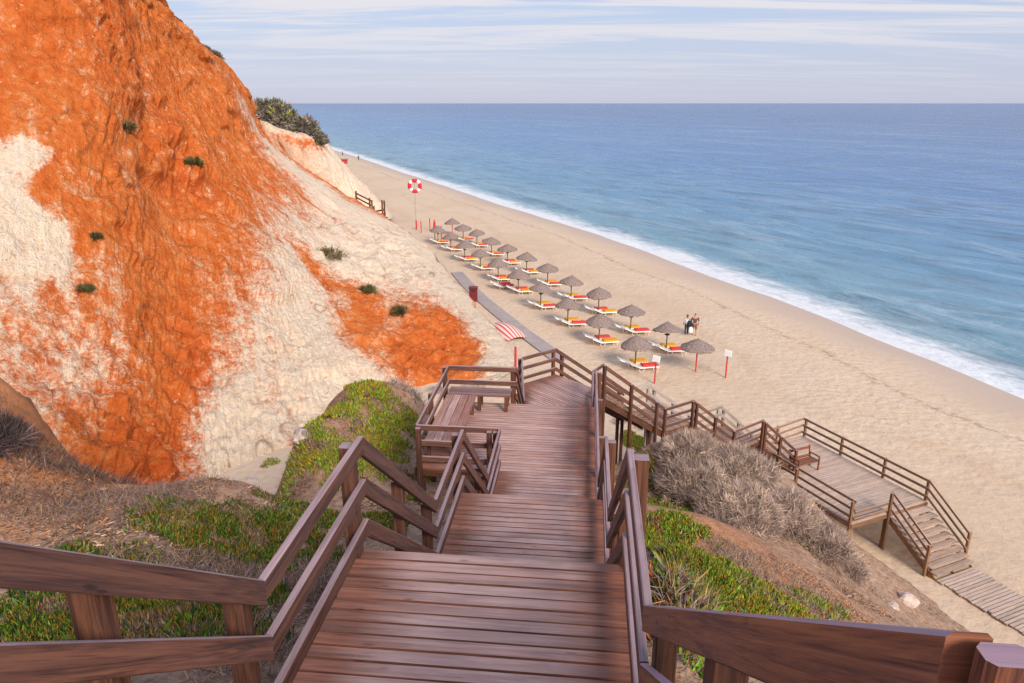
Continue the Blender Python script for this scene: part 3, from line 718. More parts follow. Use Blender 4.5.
deck('short second landing of planks before the bench terrace', [(rect(B0, B1), across)], Zd['B'], fascia=sides(B0, B1-.03))
VB = -3.33
deck('long plank terrace widening into a bay with two corner benches', [(rect(C0, CB), across), (rect(CB, C1, VB-.06, DR), across)], Zd['C'],
     fascia=sides(C0, C1-.03)[1:]+sides(CB, C1, VB-.06, DL)[:1]+[(rect(CB+.03, C1, VB-.06, DL)[0], rect(CB+.03, C1, VB-.06, DL)[3])],
     posts=[xy(uv(CB+.15, VB+.05, 0)), xy(uv(C1-.3, VB+.05, 0)), xy(uv(C1-.3, -1.5, 0)), xy(uv(C1-.3, .2, 0)), xy(uv(15, .2, 0))])
# turning platform
Lf = at(522, 357, HT['D']); Ap = at(556, 348, HT['D']); Nr = at(603, 363.5, HT['D'])
FarE = Ap.copy(); FarE.z = 0; NearE = Nr.copy(); NearE.z = 0
q0, q1 = uv(D0, DL, 0), uv(D0, DR, 0); cut = 21.0; w0, w1_ = uv(cut, DL, 0), uv(cut, DR, 0)
eN = flat(FarE, NearE)
deck('turning platform with fanned planks where the stairway bends to the right', [([xy(q0), xy(w0), xy(w1_), xy(q1)], across), ([xy(w0), xy(Lf), xy(FarE), xy(NearE), xy(w1_)], (eN.x, eN.y))], Zd['D'],
     fascia=[(xy(w1_), xy(NearE)), (xy(q1), xy(w1_)), (xy(q0), xy(Lf)), (xy(Lf), xy(FarE)), (xy(FarE), xy(NearE))], posts=[(Lf.x+.1, Lf.y-.1), (Ap.x, Ap.y-.15), (Nr.x-.15, Nr.y-.1), xy(uv(D0+.2, VR-.1, 0)), xy(uv(D0+.2, VL+.1, 0)), xy(uv(21.4, VR-.05, 0))])
def mainflight(lab, ua, ub, ka, kb):
    flight(lab, uv(ua-.02, DL, 0), uv(ua-.02, DR, 0), uv(ub-.06, DL, 0), uv(ub-.06, DR, 0), Zd[ka], Zd[kb], 10)
mainflight('nearest stair flight dropping from the photographer to the first landing', U0, A0-.14, 'U', 'A')
mainflight('steep flight hidden below the edge of the first landing', A1, B0, 'A', 'B')
mainflight('steep flight hidden below the edge of the second landing', B1, C0, 'B', 'C')
mainflight('flight dropping from the bench terrace to the turning platform', C1, D0, 'C', 'D')
# handrails, left and right of the main walkway
def posts_on(us, v, fn): return [(uv(u, v, fn(u)), float(ground(*xy(uv(u, v, 0))))-.35) for u in us]
hh = lambda u: float(np.interp(u, [-3, U0, A0, A1, B0, B1, C0, C1, D0, 30], [HT['U'], HT['U'], HT['A'], HT['A'], HT['B'], HT['B'], HT['C'], HT['C'], HT['D'], HT['D']]))
inn = uv(10, mid, 8)
gz0 = lambda p: float(ground(p.x, p.y))-.35
def mainrail(lab, ua, ub, v, us, lift=0, **kw):
    pts = [uv(ua, v, hh(ua)-lift), uv(ub, v, hh(ub))]
    return rail_run(lab, pts, uv((ua+ub)/2, mid, hh((ua+ub)/2)), posts_on(us, v, hh), **kw)
for side, v in (('left', VL), ('right', VR)):
    if side == 'right':
        cr_ = uv(.62, .42, .505); ce = uv(.60, 2.5, .505)
        rr_ = rail_run('level rail end with a bluish cut top at the lower right corner', [cr_+n_*.031-UP*.003, ce], uv(2, 1, HT['U']), [(ce.lerp(cr_, .1), gz0(ce))], mat='orangewood', th=.032)
        mb = MB(); t_ = cr_-UP*.004-Vector(rr_.location); mb.beam(t_-UP*1.5-e_*.012, t_-e_*.012, n_, .05, .034, .008, .1, None, -e_, 1.); mb.build('post', 'orangewood', rr_)
        rail_run('closest sloping right handrail, dark grained boards cut by the photo edge', [uv(.655, .40, .505), uv(A0, VR, hh(A0))], uv(2, mid, 2), posts_on((1.75, A0-.12), VR, lambda u: 2.33-.76*(A0-u)), mat='orangewood')
    else:
        mainrail('closest sloping %s handrail, dark grained boards cut by the photo edge' % side, U0+(.01 if side == 'right' else 0), A0, v, (1.75, A0-.12) if side == 'right' else (2.0, A0-.12), lift=0 if side == 'right' else .12, mat='orangewood' if side == 'right' else 'wood')
    mainrail('level %s handrail beside the nearest wide landing' % side, A0, A1, v, (A1-.07,))
    mainrail('%s handrail plunging off the end of the first landing' % side, A1, B0, v, ((A1+B0)/2, B0-.1))
    mainrail('level %s handrail beside the short second landing' % side, B0, B1, v, (B1-.07,))
    mainrail('%s handrail plunging from second landing to bench terrace' % side, B1, C0, v, (C0-.6, C0-.07))
    mainrail('%s handrail of the flight from terrace to turning platform' % side, C1, D0, v, (C1+.1, D0-.1))
mainrail('long right handrail along the bench terrace', C0, C1, VR, (13.3, 15.2, C1-.07))
mainrail('short left handrail at the start of the bench terrace', C0, CB, VL, (CB-.07,))
# bay round the benches
b0, b1, b2, b3 = uv(CB, VL, HT['C']), uv(CB, VB, HT['C']), uv(C1, VB, HT['C']), uv(C1, VL, HT['C'])
bc = uv(15.2, -2.4, HT['C'])
gz = lambda p: float(ground(p.x, p.y))-.35
rail_run('near handrail of the bench bay, facing the camera', [b0, b1], bc, [(b1.lerp(b0, .03), gz(b1)), (b0.lerp(b1, .12), gz(b0))])
rail_run('outer left handrail behind the long bench of the bay', [b1, b2], bc, [(b1.lerp(b2, .5), gz(b1.lerp(b2, .5))), (b2.lerp(b1, .02), gz(b2))], offs=(0, .38))
rail_run('far handrail of the bench bay in front of the orange cliff', [b2, b3], bc, [(b3.lerp(b2, .06), gz(b3))], offs=(0, .38))
# turning platform rails
l4c = uv(21.3, -.6, HT['D'])
pL0 = uv(D0, VL, HT['D'])
rail_run('left handrail of the turning platform, seen almost end on', [pL0, Lf], l4c, [(Lf.lerp(pL0, .02), gz(Lf))])
rail_run('far left handrail of the turning platform rising to its apex post', [Lf, Ap], l4c, [(Ap.lerp(Lf, .03), gz(Ap))])
pR0 = uv(D0, VR, HT['D']); pR1 = at(590, 368, HT['D'])
pR1 = uv(22.1, VR, HT['D'])
rail_run('right handrail of the turning platform next to the side stairs', [pR0, pR1, Nr], l4c, [(pR0.lerp(pR1, .5), gz(pR0)), (pR1.lerp(pR0, .02), gz(pR1))])
# side stairs down to the beach
HE, HF, HP = 10.9, 12.74, 14.4
n_pts = [Nr, at(665.6, 408, HE), at(693.5, 399.5, HE), at(734.6, 430.5, HF), at(763.5, 419.5, HF), at(796.5, 449.5, HP-.02)]
perp = Vector((-.66, .75, 0)).normalized()*2.05
f_pts = [Ap]+[p+perp for p in n_pts[1:]]
cw = lambda i: (n_pts[i]+f_pts[i])/2
def sideflight(lab, i, steps): 
    a, b = i, i+1
    flight(lab, n_pts[a], f_pts[a], n_pts[b], f_pts[b], n_pts[a].z-RH, n_pts[b].z-RH, steps, 'tanwood', 'wood')
sideflight('upper side flight leading right from the turning platform', 0, 15)
sideflight('middle side flight between the two small landings', 2, 11)
sideflight('lowest side flight arriving on the big beach platform', 4, 10)
for i, lab in ((1, 'upper small landing of the side stairs'), (3, 'lower small landing of the side stairs')):
    po = [xy(n_pts[i]), xy(f_pts[i]), xy(f_pts[i+1]), xy(n_pts[i+1])]
    deck(lab, [(po, xy(perp.normalized()))], n_pts[i].z-RH, 'tanwood', fascia=[(po[3], po[0]), (po[2], po[3]), (po[1], po[2])], posts=[(n_pts[i].x, n_pts[i].y+.1), (n_pts[i+1].x-.1, n_pts[i+1].y), (f_pts[i].x, f_pts[i].y), (f_pts[i+1].x, f_pts[i+1].y)], worn=False)
names = ['upper side flight', 'upper small side landing', 'middle side flight', 'lower small side landing', 'lowest side flight']
for i in range(5):
    a, b = n_pts[i], n_pts[i+1]; fr = (.0, .4, .82, .97) if i == 0 else ((.06, .5, .97) if i in (2, 4) else (.95,))
    rail_run('near dark handrail of the %s' % names[i], [a, b], cw(i), [(a.lerp(b, t), min(gz(a.lerp(b, t)), a.lerp(b, t).z-1.2)) for t in fr])
    a, b = f_pts[i], f_pts[i+1]; fr = (.1, .55, .95) if i % 2 == 0 else (.95,)
    rail_run('far weathered handrail of the %s' % names[i], [a, b], cw(i), [(a.lerp(b, t), min(gz(a.lerp(b, t)), a.lerp(b, t).z-1.2)) for t in fr], mat='wood' if i == 0 else 'greywood')
# big beach platform
A_p, B_p, N_p, S_p = at(804, 417.3, HP), at(930.5, 480.3, HP), at(849.5, 497, HP), at(888, 488, HP)
K_p, F_p = at(786, 461, HP), n_pts[5]+perp; F_p.z = A_p.z
ud = flat(A_p, B_p); vd_ = Vector((ud.y, -ud.x, 0))
front = max(B_p.dot(ud), S_p.dot(ud))
def sl(p, s): return p+ud*(s-p.dot(ud))
Bq, Sq, Nq = sl(B_p, front), sl(S_p, front), sl(N_p, front)
Kq = sl(N_p, K_p.dot(ud)-2.3)
zP = A_p.z-RH
out = vd_*(.08 if (A_p-N_p).dot(vd_) > 0 else -.08)
poly = [xy(A_p+out), xy(Bq+out), xy(Nq-out), xy(Kq-out), xy(F_p-ud*.4)]
deck('big sun-bleached platform low above the beach sand', [(poly, xy(vd_))], zP, 'palewood', fascia=[(poly[1], poly[2]), (poly[2], poly[3]), (poly[0], poly[1])], posts=[xy(Nq+vd_*0+Vector((.0, .12, 0))), xy(Sq+ud*-.1), xy(Bq+ud*-.1), xy(A_p), xy(A_p.lerp(B_p, .5)), xy(Nq.lerp(Kq, .5))], worn=False, pitch=.14, side_mat='tanwood')
pc = (A_p+N_p)/2
zg = -.3
gP = 'handrails along the wooden walkway'
rail_run('long seaward handrail of the big beach platform', [A_p, Bq], pc, [(A_p.lerp(Bq, t), zg) for t in (.015, .34, .68, .985)], mat='tanwood', hv=.11)
rail_run('far short handrail closing the back of the beach platform', [F_p, A_p], pc, [(F_p.lerp(A_p, .5), zg)], mat='tanwood', hv=.11)
rail_run('inland handrail of the beach platform above the grey shrubs', [Kq, Nq], pc, [(Kq.lerp(Nq, t), zg) for t in (.05, .5, .985)], mat='tanwood', hv=.11)
rail_run('low front barrier of the beach platform left of its steps', [Nq, Sq], pc, [], mat='tanwood', offs=(.45, .75), hv=.11)
# steps to the sand
run = 2.3; fall = zP-.12
Bb, Sb = Bq+ud*run, Sq+ud*run
flight('pale plank steps from the beach platform down to the sand', Sq+ud*.03, Bq+ud*.03, Sb, Bb, zP, .10, 10, 'palewood', 'tanwood', gap=1)
for lab, a, b in (('seaward handrail of the steps down to the sand', Bq, Bb), ('inland handrail of the steps down to the sand', Sq, Sb)):
    b2_ = b-ud*.35; b2_.z = a.z-(fall)*(run-.35)/run
    rail_run(lab, [a, b2_], (Sq+Bb)/2, [(a.lerp(b2_, t), .0 if t < .5 else -.3) for t in ((.97,) if lab[0] == 's' else (.02, .97))], mat='tanwood', hv=.10)
# plank path over the sand
p0, p1 = (Sb+Bb)/2+ud*.05, (Sb+Bb)/2+ud*14
root = empty('sand_boardwalk', (p0.x, p0.y, .03), 'flat plank path on the sand at the foot of the steps', 'boardwalk')
mb = MB(); hw = vd_*1.02
nb = 92
for i in range(nb):
    a = p0+ud*(i*.15); b = a+ud*(.118); r_ = random.uniform(-.05, .05)
    q = [a-hw*(1+r_), a+hw*(1-r_), b+hw*(1-r_), b-hw*(1+r_)]
    za = .075+random.uniform(-.012, .012); mb.prism([Vector((p.x, p.y)) for p in q], za-.06, za, vd_, random.uniform(.6, 1))
mb.build('path_planks', 'palewood', root)
for s in (-.8, .8):
    mb = MB(); a, b = p0+hw*s, p1+hw*s; mb.beam((a.x, a.y, .012), (b.x, b.y, .012), vd_, .08, .08); mb.build('path_bearer', 'tanwood', root)
rebase(root)

# ------------------------------------------------------------------ benches
def bench(label, a, b, depth, front_dir, seat_h=.44, n=4, legs=(.06, .5, .94), cat='bench'):
    """slatted seat between a and b (back edge on the deck level), depth along front_dir"""
    d = flat(a, b); f = front_dir.normalized(); z = a.z
    root = empty('corner_bench', a, label, cat, 'benches in the bay of the terrace')
    mb = MB(); w = depth/n
    for i in range(n):
        q = [a+f*(i*w+.006), b+f*(i*w+.006), b+f*((i+1)*w-.006), a+f*((i+1)*w-.006)]
        mb.prism([Vector((p.x, p.y)) for p in q], z+seat_h-.045, z+seat_h, d, random.uniform(.3, .8))
    mb.build('seat_slats', 'wood' if n < 4 else 'deckwood', root)
    for t in legs:
        for k in (.12, .88):
            p = a.lerp(b, t)+f*depth*k; mb = MB()
            mb.beam(Vector((p.x, p.y, z))+f*.04, Vector((p.x, p.y, z+seat_h-.048))+f*.04, d, .08, .08, .006, .05, None, f); mb.build('leg', 'wood', root)
        p, q = a.lerp(b, t)+f*depth*.05+d*.065, a.lerp(b, t)+f*depth*.95+d*.065; mb = MB()
        mb.beam(Vector((p.x, p.y, z+seat_h-.05)), Vector((q.x, q.y, z+seat_h-.05)), d, .04, .09); mb.build('bearer', 'wood', root)
    rebase(root)
zc = EYE-DK['C']
def onC(u, v): p = uv(u, v, 0); p.z = zc; return p
bench('long grey-brown slatted bench along the left side of the bay', onC(CB+.25, VB+.06), onC(C1-.62, VB+.06), .74, n_)
bench('short reddish bench across the far end of the bay', onC(C1-.09, VB+.08), onC(C1-.09, VL-.1), .5, -e_, n=3, legs=(.5, .93))
# chair on the beach platform
ch = at(807, 472, HP+RH); ch.z = zP
root = empty('garden_bench', ch, 'small reddish wooden bench with backrest on the beach platform', 'bench', rz=math.atan2(-ud.y, -ud.x)-math.pi/2)
def loc(name, parts, mat='wood', up=None):
    for p0_, p1_, sd, th, hv in parts: pass
    mb = MB()
    for p0_, p1_, sd, th, hv in parts: mb.beam(p0_, p1_, sd, th, hv, .006, .1)
    return mb.build(name, mat, root)
w = .62
loc('seat', [((-w, .02+i*.125, .44), (w, .02+i*.125, .44), (0, 1, 0), .115, .035) for i in range(4)], 'orangewood')
loc('backrest', [((-w, .50+.04*i, .56+.17*i), (w, .50+.04*i, .56+.17*i), (0, 1, 0), .035, .12) for i in (0, 2)], 'orangewood')
for sx in (-w+.05, w-.05):
    mb = MB(); mb.beam((sx, -.02, 0), (sx, -.02, .62), (1, 0, 0), .06, .06, .005, .1, None, (0, 1, 0)); mb.build('leg', 'orangewood', root)
    mb = MB(); mb.beam((sx, .45, 0), (sx, .60, .95), (1, 0, 0), .06, .06, .005, .1, None, (0, 1, 0)); mb.build('leg', 'orangewood', root)
    mb = MB(); mb.beam((sx, -.06, .66), (sx, .52, .66), (1, 0, 0), .075, .04); mb.build('armrest', 'orangewood', root)

# ------------------------------------------------------------------ beach furniture
def sand(px, py): p = at(px, py, EYE); p.z = float(sand_z(shore_dist(p.x, p.y)))-.02; return p
def canopy(seed, Rr=1.05):
    r = np.random.default_rng(seed); J = r.normal(size=(40, 40, 2))
    mb = MB(); prof = [(.03, .60), (.10, .56), (.28, .47), (.5, .34), (.75, .18), (.95, .045), (Rr, -.03), (Rr+.02, -.12), (Rr-.06, -.10), (.8, .06), (.5, .22), (.1, .40)]
    mb.lathe((0, 0, 0), prof, 30, lambda i, k: (J[i, k][0]*(.012 if i not in (6, 7, 8) else .028), J[i, k][1]*(.010 if i not in (6, 7, 8) else .03)))
    mb.tube([(0, 0, .58), (0, 0, .68)], [.05, .02], 8); return mb
can_me = [canopy(s).mesh('thatch_canopy', 'thatch') for s in range(4)]
def pole_me(mat): mb = MB(); mb.tube([(0, 0, -.3), (0, 0, 2.08)], .045, 8); return mb.mesh('pole', mat)
pm = {'g': pole_me('greenpole'), 'r': pole_me('redpaint')}
def shelf_me():
    mb = MB(); mb.lathe((0, 0, 1.32), [(.05, 0), (.19, .0), (.2, .02), (.19, .04), (.05, .04)], 14); return mb.mesh('pole_shelf', 'greenpole')
sm = shelf_me()
def child(name, me, root, mat=None):
    c = bpy.data.objects.new(name, me); COL.objects.link(c); c.parent = root; return c
ORD = ['first', 'second', 'third', 'fourth', 'fifth', 'sixth', 'seventh', 'eighth', 'ninth', 'tenth', 'eleventh', 'twelfth']
rowA = [(452.5, 235.5), (463.3, 241.5), (477, 247), (491.6, 256), (507.5, 264.5), (526.6, 274), (547.5, 286), (571, 300), (598.3, 314), (630.3, 333), (666, 352), (695.6, 371.5)]
rowB = [(438.2, 244), (451, 251), (464.9, 261), (480.6, 270), (498.2, 280.8), (518.3, 293), (540.6, 308.5), (567.6, 325.5), (598.8, 343.5), (635, 368.5)]
row_dir = (sand(463.3, 241.5)-sand(666, 352)).normalized()
loung_az = R(80); ld = Vector((math.sin(loung_az), math.cos(loung_az), 0))     # head to foot
# lounger parts, along +x, head at x=-1
def lounger_frame():
    mb = MB()
    for s in (-.33, .33):
        mb.beam((-.35, s, .34), (1.0, s, .34), (0, 1, 0), .05, .075, .01); mb.beam((-.35, s, .34), (-1.02, s, .66), (0, 1, 0), .05, .07, .01)
    for x in (.98, .3, -.33): mb.beam((x, -.33, .33), (x, .33, .33), (1, 0, 0), .05, .05, .01)
    mb.beam((-1.0, -.33, .66), (-1.0, .33, .66), (1, 0, 0), .06, .05, .01)
    return mb.mesh('frame', 'white')
def lounger_leg(x0, x1, s):
    mb = MB()
    if 1:
        mb.beam((x0, s, .29), ((x0+x1)/2-.07*(1 if x1 > x0 else -1), s, .0), (0, 1, 0), .06, .07, .01, 0, None, (0, 0, 1)); mb.beam((x1, s, .29), ((x0+x1)/2+.07*(1 if x1 > x0 else -1), s, .0), (0, 1, 0), .06, .07, .01)
    return mb.mesh('leg', 'white')
def lounger_slats(back):
    mb = MB()
    if back:
        for i in range(9):
            t = .06+i*.105; x, z = -.35-.66*t, .355+.32*t; mb.beam((x, -.3, z), (x, .3, z), (.9, 0, -.43), .055, .02, .005)
    else:
        for i in range(12): x = -.28+i*.11; mb.beam((x, -.3, .345), (x, .3, .345), (1, 0, 0), .08, .02, .005)
    return mb.mesh('backrest' if back else 'seat_slats', 'white')
def cushion(mat):
    mb = MB(); n = 14; prof = []
    V, F_ = [], []
    for i in range(n+1):
        x = -.12+1.08*i/n; hgt = .44+.018*math.sin(i*2.4)+(.03 if i in (0, 1) else 0); e = .02 if i in (0, n) else 0
        for y, z in ((-.31+e, .35), (-.325+e, .40), (-.29+e, hgt-e), (0, hgt+.012-e), (.29-e, hgt-e), (.325-e, .40), (.31-e, .35)): V.append((x, y, z))
    for i in range(n):
        for k in range(6): a = i*7+k; F_.append([a, a+7, a+8, a+1])
    F_ += [[k for k in range(7)], [n*7+k for k in range(6, -1, -1)]]
    mb.add(V, F_); return mb.mesh('cushion', mat)
LF, LEGS, LS, LB = lounger_frame(), [lounger_leg(a, b, s) for a, b in ((.95, .55), (-.45, -.05)) for s in (-.33, .33)], lounger_slats(False), lounger_slats(True)
CU = {'r': cushion('redcush'), 'y': cushion('yelcush')}
def lounger(p, rz, col, label):
    e = empty('sun_lounger', p, label, 'sun lounger', 'white sun loungers under the parasols', rz)
    for nm, me in [('leg', q) for q in LEGS]+[('frame', LF), ('seat_slats', LS), ('backrest', LB), ('cushion', CU[col])]: child(nm, me, e)
colors = {('A', 1): 'yr', ('A', 2): 'yr', ('A', 3): 'yr', ('A', 4): 'ry', ('A', 5): 'ry', ('A', 6): 'yr', ('A', 7): 'yr', ('A', 8): 'ry', ('A', 9): 'yr', ('A', 10): 'yr',
          ('B', 0): 'yr', ('B', 1): 'ry', ('B', 2): 'ry', ('B', 3): 'yr', ('B', 4): 'ry', ('B', 5): 'ry', ('B', 6): 'yr', ('B', 7): 'yr', ('B', 8): 'ry', ('B', 9): 'yr'}
for rn, row, rname in (('A', rowA, 'seaward'), ('B', rowB, 'landward')):
    N_ = len(row)
    for i, (px, py) in enumerate(row):
        p = sand(px, py); redp = rn == 'A' and i in (0, N_-1)
        if redp: lab = 'thatched parasol on a red pole with no loungers, %s end of the seaward row' % ('far' if i == 0 else 'near')
        else: lab = 'thatched parasol on a dark pole, %s from the camera in the %s row' % (ORD[N_-1-i], rname)
        e = empty('thatched_parasol', p, lab, 'parasol', 'thatched parasols in two rows on the beach', random.uniform(0, 6))
        c = child('thatch_canopy', random.choice(can_me), e); c.location.z = 1.72+random.uniform(-.03, .03); k_ = random.uniform(.93, 1.07); c.scale = (k_, k_, random.uniform(.88, 1.1)); c.rotation_euler = (R(random.gauss(0, 4)), R(random.gauss(0, 4)), random.uniform(0, 6))
        po_ = child('pole', pm['r' if redp else 'g'], e)
        if not redp:
            child('pole_shelf', sm, po_)
            cc = colors.get((rn, i), 'yr')
            for k, s in ((0, .47), (1, -.47)):
                q = p+row_dir*s+ld*(.25+random.uniform(-.1, .1)-(0.0 if k else .22)); q.z = float(sand_z(shore_dist(q.x, q.y)))
                lounger(q, math.pi/2-loung_az+R(random.uniform(-4, 4)), cc[k], 'white lounger with %s cushion, %s side of %s parasol from camera, %s row' % ('red' if cc[k] == 'r' else 'yellow', 'far' if k == 0 else 'near', ORD[N_-1-i], rname))
pe = sand(507, 290.5)
for k, s in ((0, .5), (1, 1.35)):
    q = pe+row_dir*(s+.1)-ld*.1; q.z = 0; lounger(q, math.pi/2-loung_az, 'r', 'extra white lounger with red cushion behind the fifth landward parasol, %s one' % ('nearer' if k == 0 else 'farther'))

def sign_post(p, hgt, label, lean=0.):
    e = empty('sign_post', p, label, 'sign')
    mb = MB(); mb.tube([(0, 0, -.3), (lean, 0, hgt)], .05, 8); mb.build('pole', 'redpaint', e)
    mb = MB(); mb.box((lean, -.07, hgt+.16), (.5, .05, .42), Matrix.Rotation(R(14), 3, 'Y')@Matrix.Rotation(R(-28), 3, 'X')); sb_ = mb.build('sign_board', 'signwhite', e)
    mb = MB(); mb.box((lean, -.108, hgt+.16), (.34, .02, .27), Matrix.Rotation(R(14), 3, 'Y')@Matrix.Rotation(R(-28), 3, 'X')); mb.build('sign_face', 'steel', sb_)
    return e
sign_post(sand(654.5, 383.5), 1.55, 'red beach post with a pale square board beside the near landward parasol')
sign_post(sand(725.5, 377.5), 1.55, 'lone red beach post with a small pale board on open sand')
# lifebuoy sign
p = sand(416.5, 229.5); e = empty('lifebuoy_sign', p, 'tall steel pole with a round red and white lifebuoy sign', 'lifebuoy sign')
D_ = p.y; k_ = proj(np.array(p))[2]/F; top = 43*k_; rr = 7.0*k_
mb = MB(); mb.tube([(0, 0, 0), (0, 0, top-rr*.6)], .07, 8); mb.build('pole', 'steel', e)
mb = MB(); mb.tube([(0, 0, -.3), (0, 0, 1.3)], .11, 8); mb.build('pole_base', 'redpaint', e)
def ring_seg(a0, a1, n=8, m=8):
    mb = MB(); V, F_ = [], []
    for i in range(n+1):
        a = a0+(a1-a0)*i/n
        for k in range(m):
            b = 2*math.pi*k/m; r0 = rr*.74+rr*.26*math.cos(b); V.append((r0*math.cos(a), .22*math.sin(b), top+r0*math.sin(a)))
    for i in range(n):
        for k in range(m): F_.append([i*m+k, i*m+(k+1) % m, (i+1)*m+(k+1) % m, (i+1)*m+k])
    F_ += [list(range(m-1, -1, -1)), [n*m+k for k in range(m)]]
    mb.add(V, F_); return mb
for q in range(4):
    a = math.pi/2*q; smooth(ring_seg(a-.5, a+.5).build('red_ring_section', 'ringred', e)); smooth(ring_seg(a+.5, a+math.pi/2-.5, 5).build('white_ring_section', 'ringwhite', e))
mb = MB(); mb.tube([(0, .08, top-rr*.9), (0, .08, top+rr*.9)], .05, 6); mb.build('ring_bracket', 'steel', e)
for px, py, h_, lab in ((421.3, 233, 1.5, 'short red marker post just right of the lifebuoy pole'), (430, 231, 1.7, 'slim red marker post left of the far parasols'), (441.5, 241, 1.9, 'thin red marker post beside the farthest landward parasol')):
    p = sand(px, py); mb = MB(); mb.tube([(0, 0, -.3), (0, 0, h_)], .065, 8); mb.lathe((0, 0, h_), [(.065, 0), (.08, .02), (.05, .08), (.0, .1)], 8); o = mb.build('marker_post', 'redpaint', None, p); tag(o, lab, 'post', 'red marker posts on the beach')
# closed parasol
p = sand(435, 240.5); e = empty('closed_parasol', p, 'tall folded red parasol standing behind the far landward parasols', 'parasol')
mb = MB(); mb.tube([(0, 0, -.3), (0, 0, 2.6)], .05, 8); mb.build('pole', 'greenpole', e)
mb = MB(); mb.tube([(0, 0, 1.2), (0, 0, 1.5), (0, 0, 2.5), (0, 0, 2.8)], [.18, .22, .12, .02], 10); mb.build('folded_cover', 'redpaint', e)
# red post by the turning platform
p = at(515.5, 366, 15.5); mb = MB(); g0 = 0.
mb.tube([(0, 0, 0), (0, 0, p.z+1.2)], .07, 8); mb.lathe((0, 0, p.z+1.2), [(.07, 0), (.08, .03), (.05, .08), (0, .09)], 8)
tag(mb.build('marker_post', 'redpaint', None, (p.x, p.y, 0)), 'tall red marker post just beyond the left rail of the turning platform', 'post', 'red marker posts on the beach')
# grey walkway over the sand, striped windbreak, bin
pts = [sand(*q) for q in ((562, 362), (542, 346.5), (522, 332), (502, 316), (482, 299.5), (467, 285), (457, 273))]
V, UVs = [], []
for i, c in enumerate(pts):
    d = flat(pts[max(i-1, 0)], pts[min(i+1, len(pts)-1)]); s = Vector((d.y, -d.x, 0)); 
    for sd in (-.62, .62): q = c+s*sd; V.append((q.x, q.y, .10))
n_ = len(V)
V += [(x, y, -.15) for x, y, z in V]
F_ = []
for i in range(len(pts)-1):
    a = 2*i; F_ += [[a, a+1, a+3, a+2], [a, a+2, n_+a+2, n_+a], [a+1, n_+a+1, n_+a+3, a+3]]
F_ += [[0, n_, n_+1, 1]]
mb = MB(); mb.add(V, F_); tag(mb.build('beach_path', 'greymat'), 'grey path of mats along the foot of the cliff', 'path', kind='structure')
a, b, c, d = [sand(*q) for q in ((499, 321), (512, 338), (521, 340), (503, 318))]
def windbreak():
    mb = MB(); n, m = 14, 8; V, F_, U_ = [], [], []
    c0 = sand(498.5, 326); c1 = sand(518, 340.5)
    d = (c1-c0); ln = d.length; d.normalize(); s = Vector((d.y, -d.x, 0))
    for i in range(n+1):
        for k in range(m+1):
            t, w = i/n, k/m; half = (.75+.35*math.sin(math.pi*(t*.8+.1)))
            p = c0+d*ln*t+s*((w-.5)*2*half); z = .55*math.sin(math.pi*w)*(.35+.65*math.sin(math.pi*min(1, t*.9+.08)))+.05
            V.append((p.x, p.y, z))
    for i in range(n):
        for k in range(m):
            F_.append([i*(m+1)+k, (i+1)*(m+1)+k, (i+1)*(m+1)+k+1, i*(m+1)+k+1])
            U_.append([(k/m, i/n), (k/m, (i+1)/n), ((k+1)/m, (i+1)/n), ((k+1)/m, i/n)])
    mb.add(V, F_, U_); o = mb.build('striped_cover', 'stripes'); smooth(o)
    tag(o, 'red and white striped cover lying on the sand beside the grey path', 'cover')
windbreak()
p = sand(473.5, 301); e = empty('litter_bin', p, 'dark red litter bin at the edge of the grey path by the cliff foot', 'bin')
mb = MB(); mb.box((0, 0, .62), (.72, .6, 1.2)); bb_ = mb.build('bin_body', 'maroon', e); mb = MB(); mb.box((0, 0, 1.28), (.82, .7, .1)); mb.build('bin_lid', 'maroon', e)
mb = MB(); mb.box((0, -.31, 1.05), (.4, .02, .14)); mb.build('bin_slot', 'black', bb_)

# far timber stairs at the cliff foot
def T(px, py, D): return atD(px, py, D)
root = empty('distant_stairway', atD(375, 222, 104), 'dark wooden stair railings poking out behind the white cliff', 'stairs')
for a, b, nm in (((355, 192), (371, 200), 'rail_board'), ((355, 196), (371, 204.5), 'rail_board'), ((373, 211), (384, 209), 'rail_board'), ((373, 214.5), (385, 213), 'rail_board'), ((374, 218), (386, 216.5), 'edge_joist')):
    pa, pb = T(*a, 100), T(*b, 100); mb = MB(); dd = flat(pa, pb); mb.beam(pa, pb, Vector((dd.y, -dd.x, 0)), .08, .22); mb.build(nm, 'wood', root)
for x, y0, y1, D in ((369.5, 198, 213, 100), (371.8, 200, 216, 100), (382, 200, 219, 99.5), (384.2, 200.5, 222, 100), (374, 206, 219, 100), (356, 191, 203, 100)):
    pa, pb = T(x, y0, D), T(x, y1+8, D); mb = MB(); mb.beam((pa.x, pa.y, pb.z), (pa.x, pa.y, pa.z), (1, 0, 0), .2, .2, .01, .05, None, (0, 1, 0)); mb.build('post', 'wood', root)
mb = MB(); pa, pb = T(372, 216, 101), T(386, 219, 101)
mb.prism([Vector((pa.x, pa.y)), Vector((pb.x, pb.y)), Vector((pb.x, pb.y+2)), Vector((pa.x, pa.y+2))], pa.z-.5, pa.z-.4, (1, 0, 0), .5); mb.build('deck_boards', 'wood', root)
rebase(root)

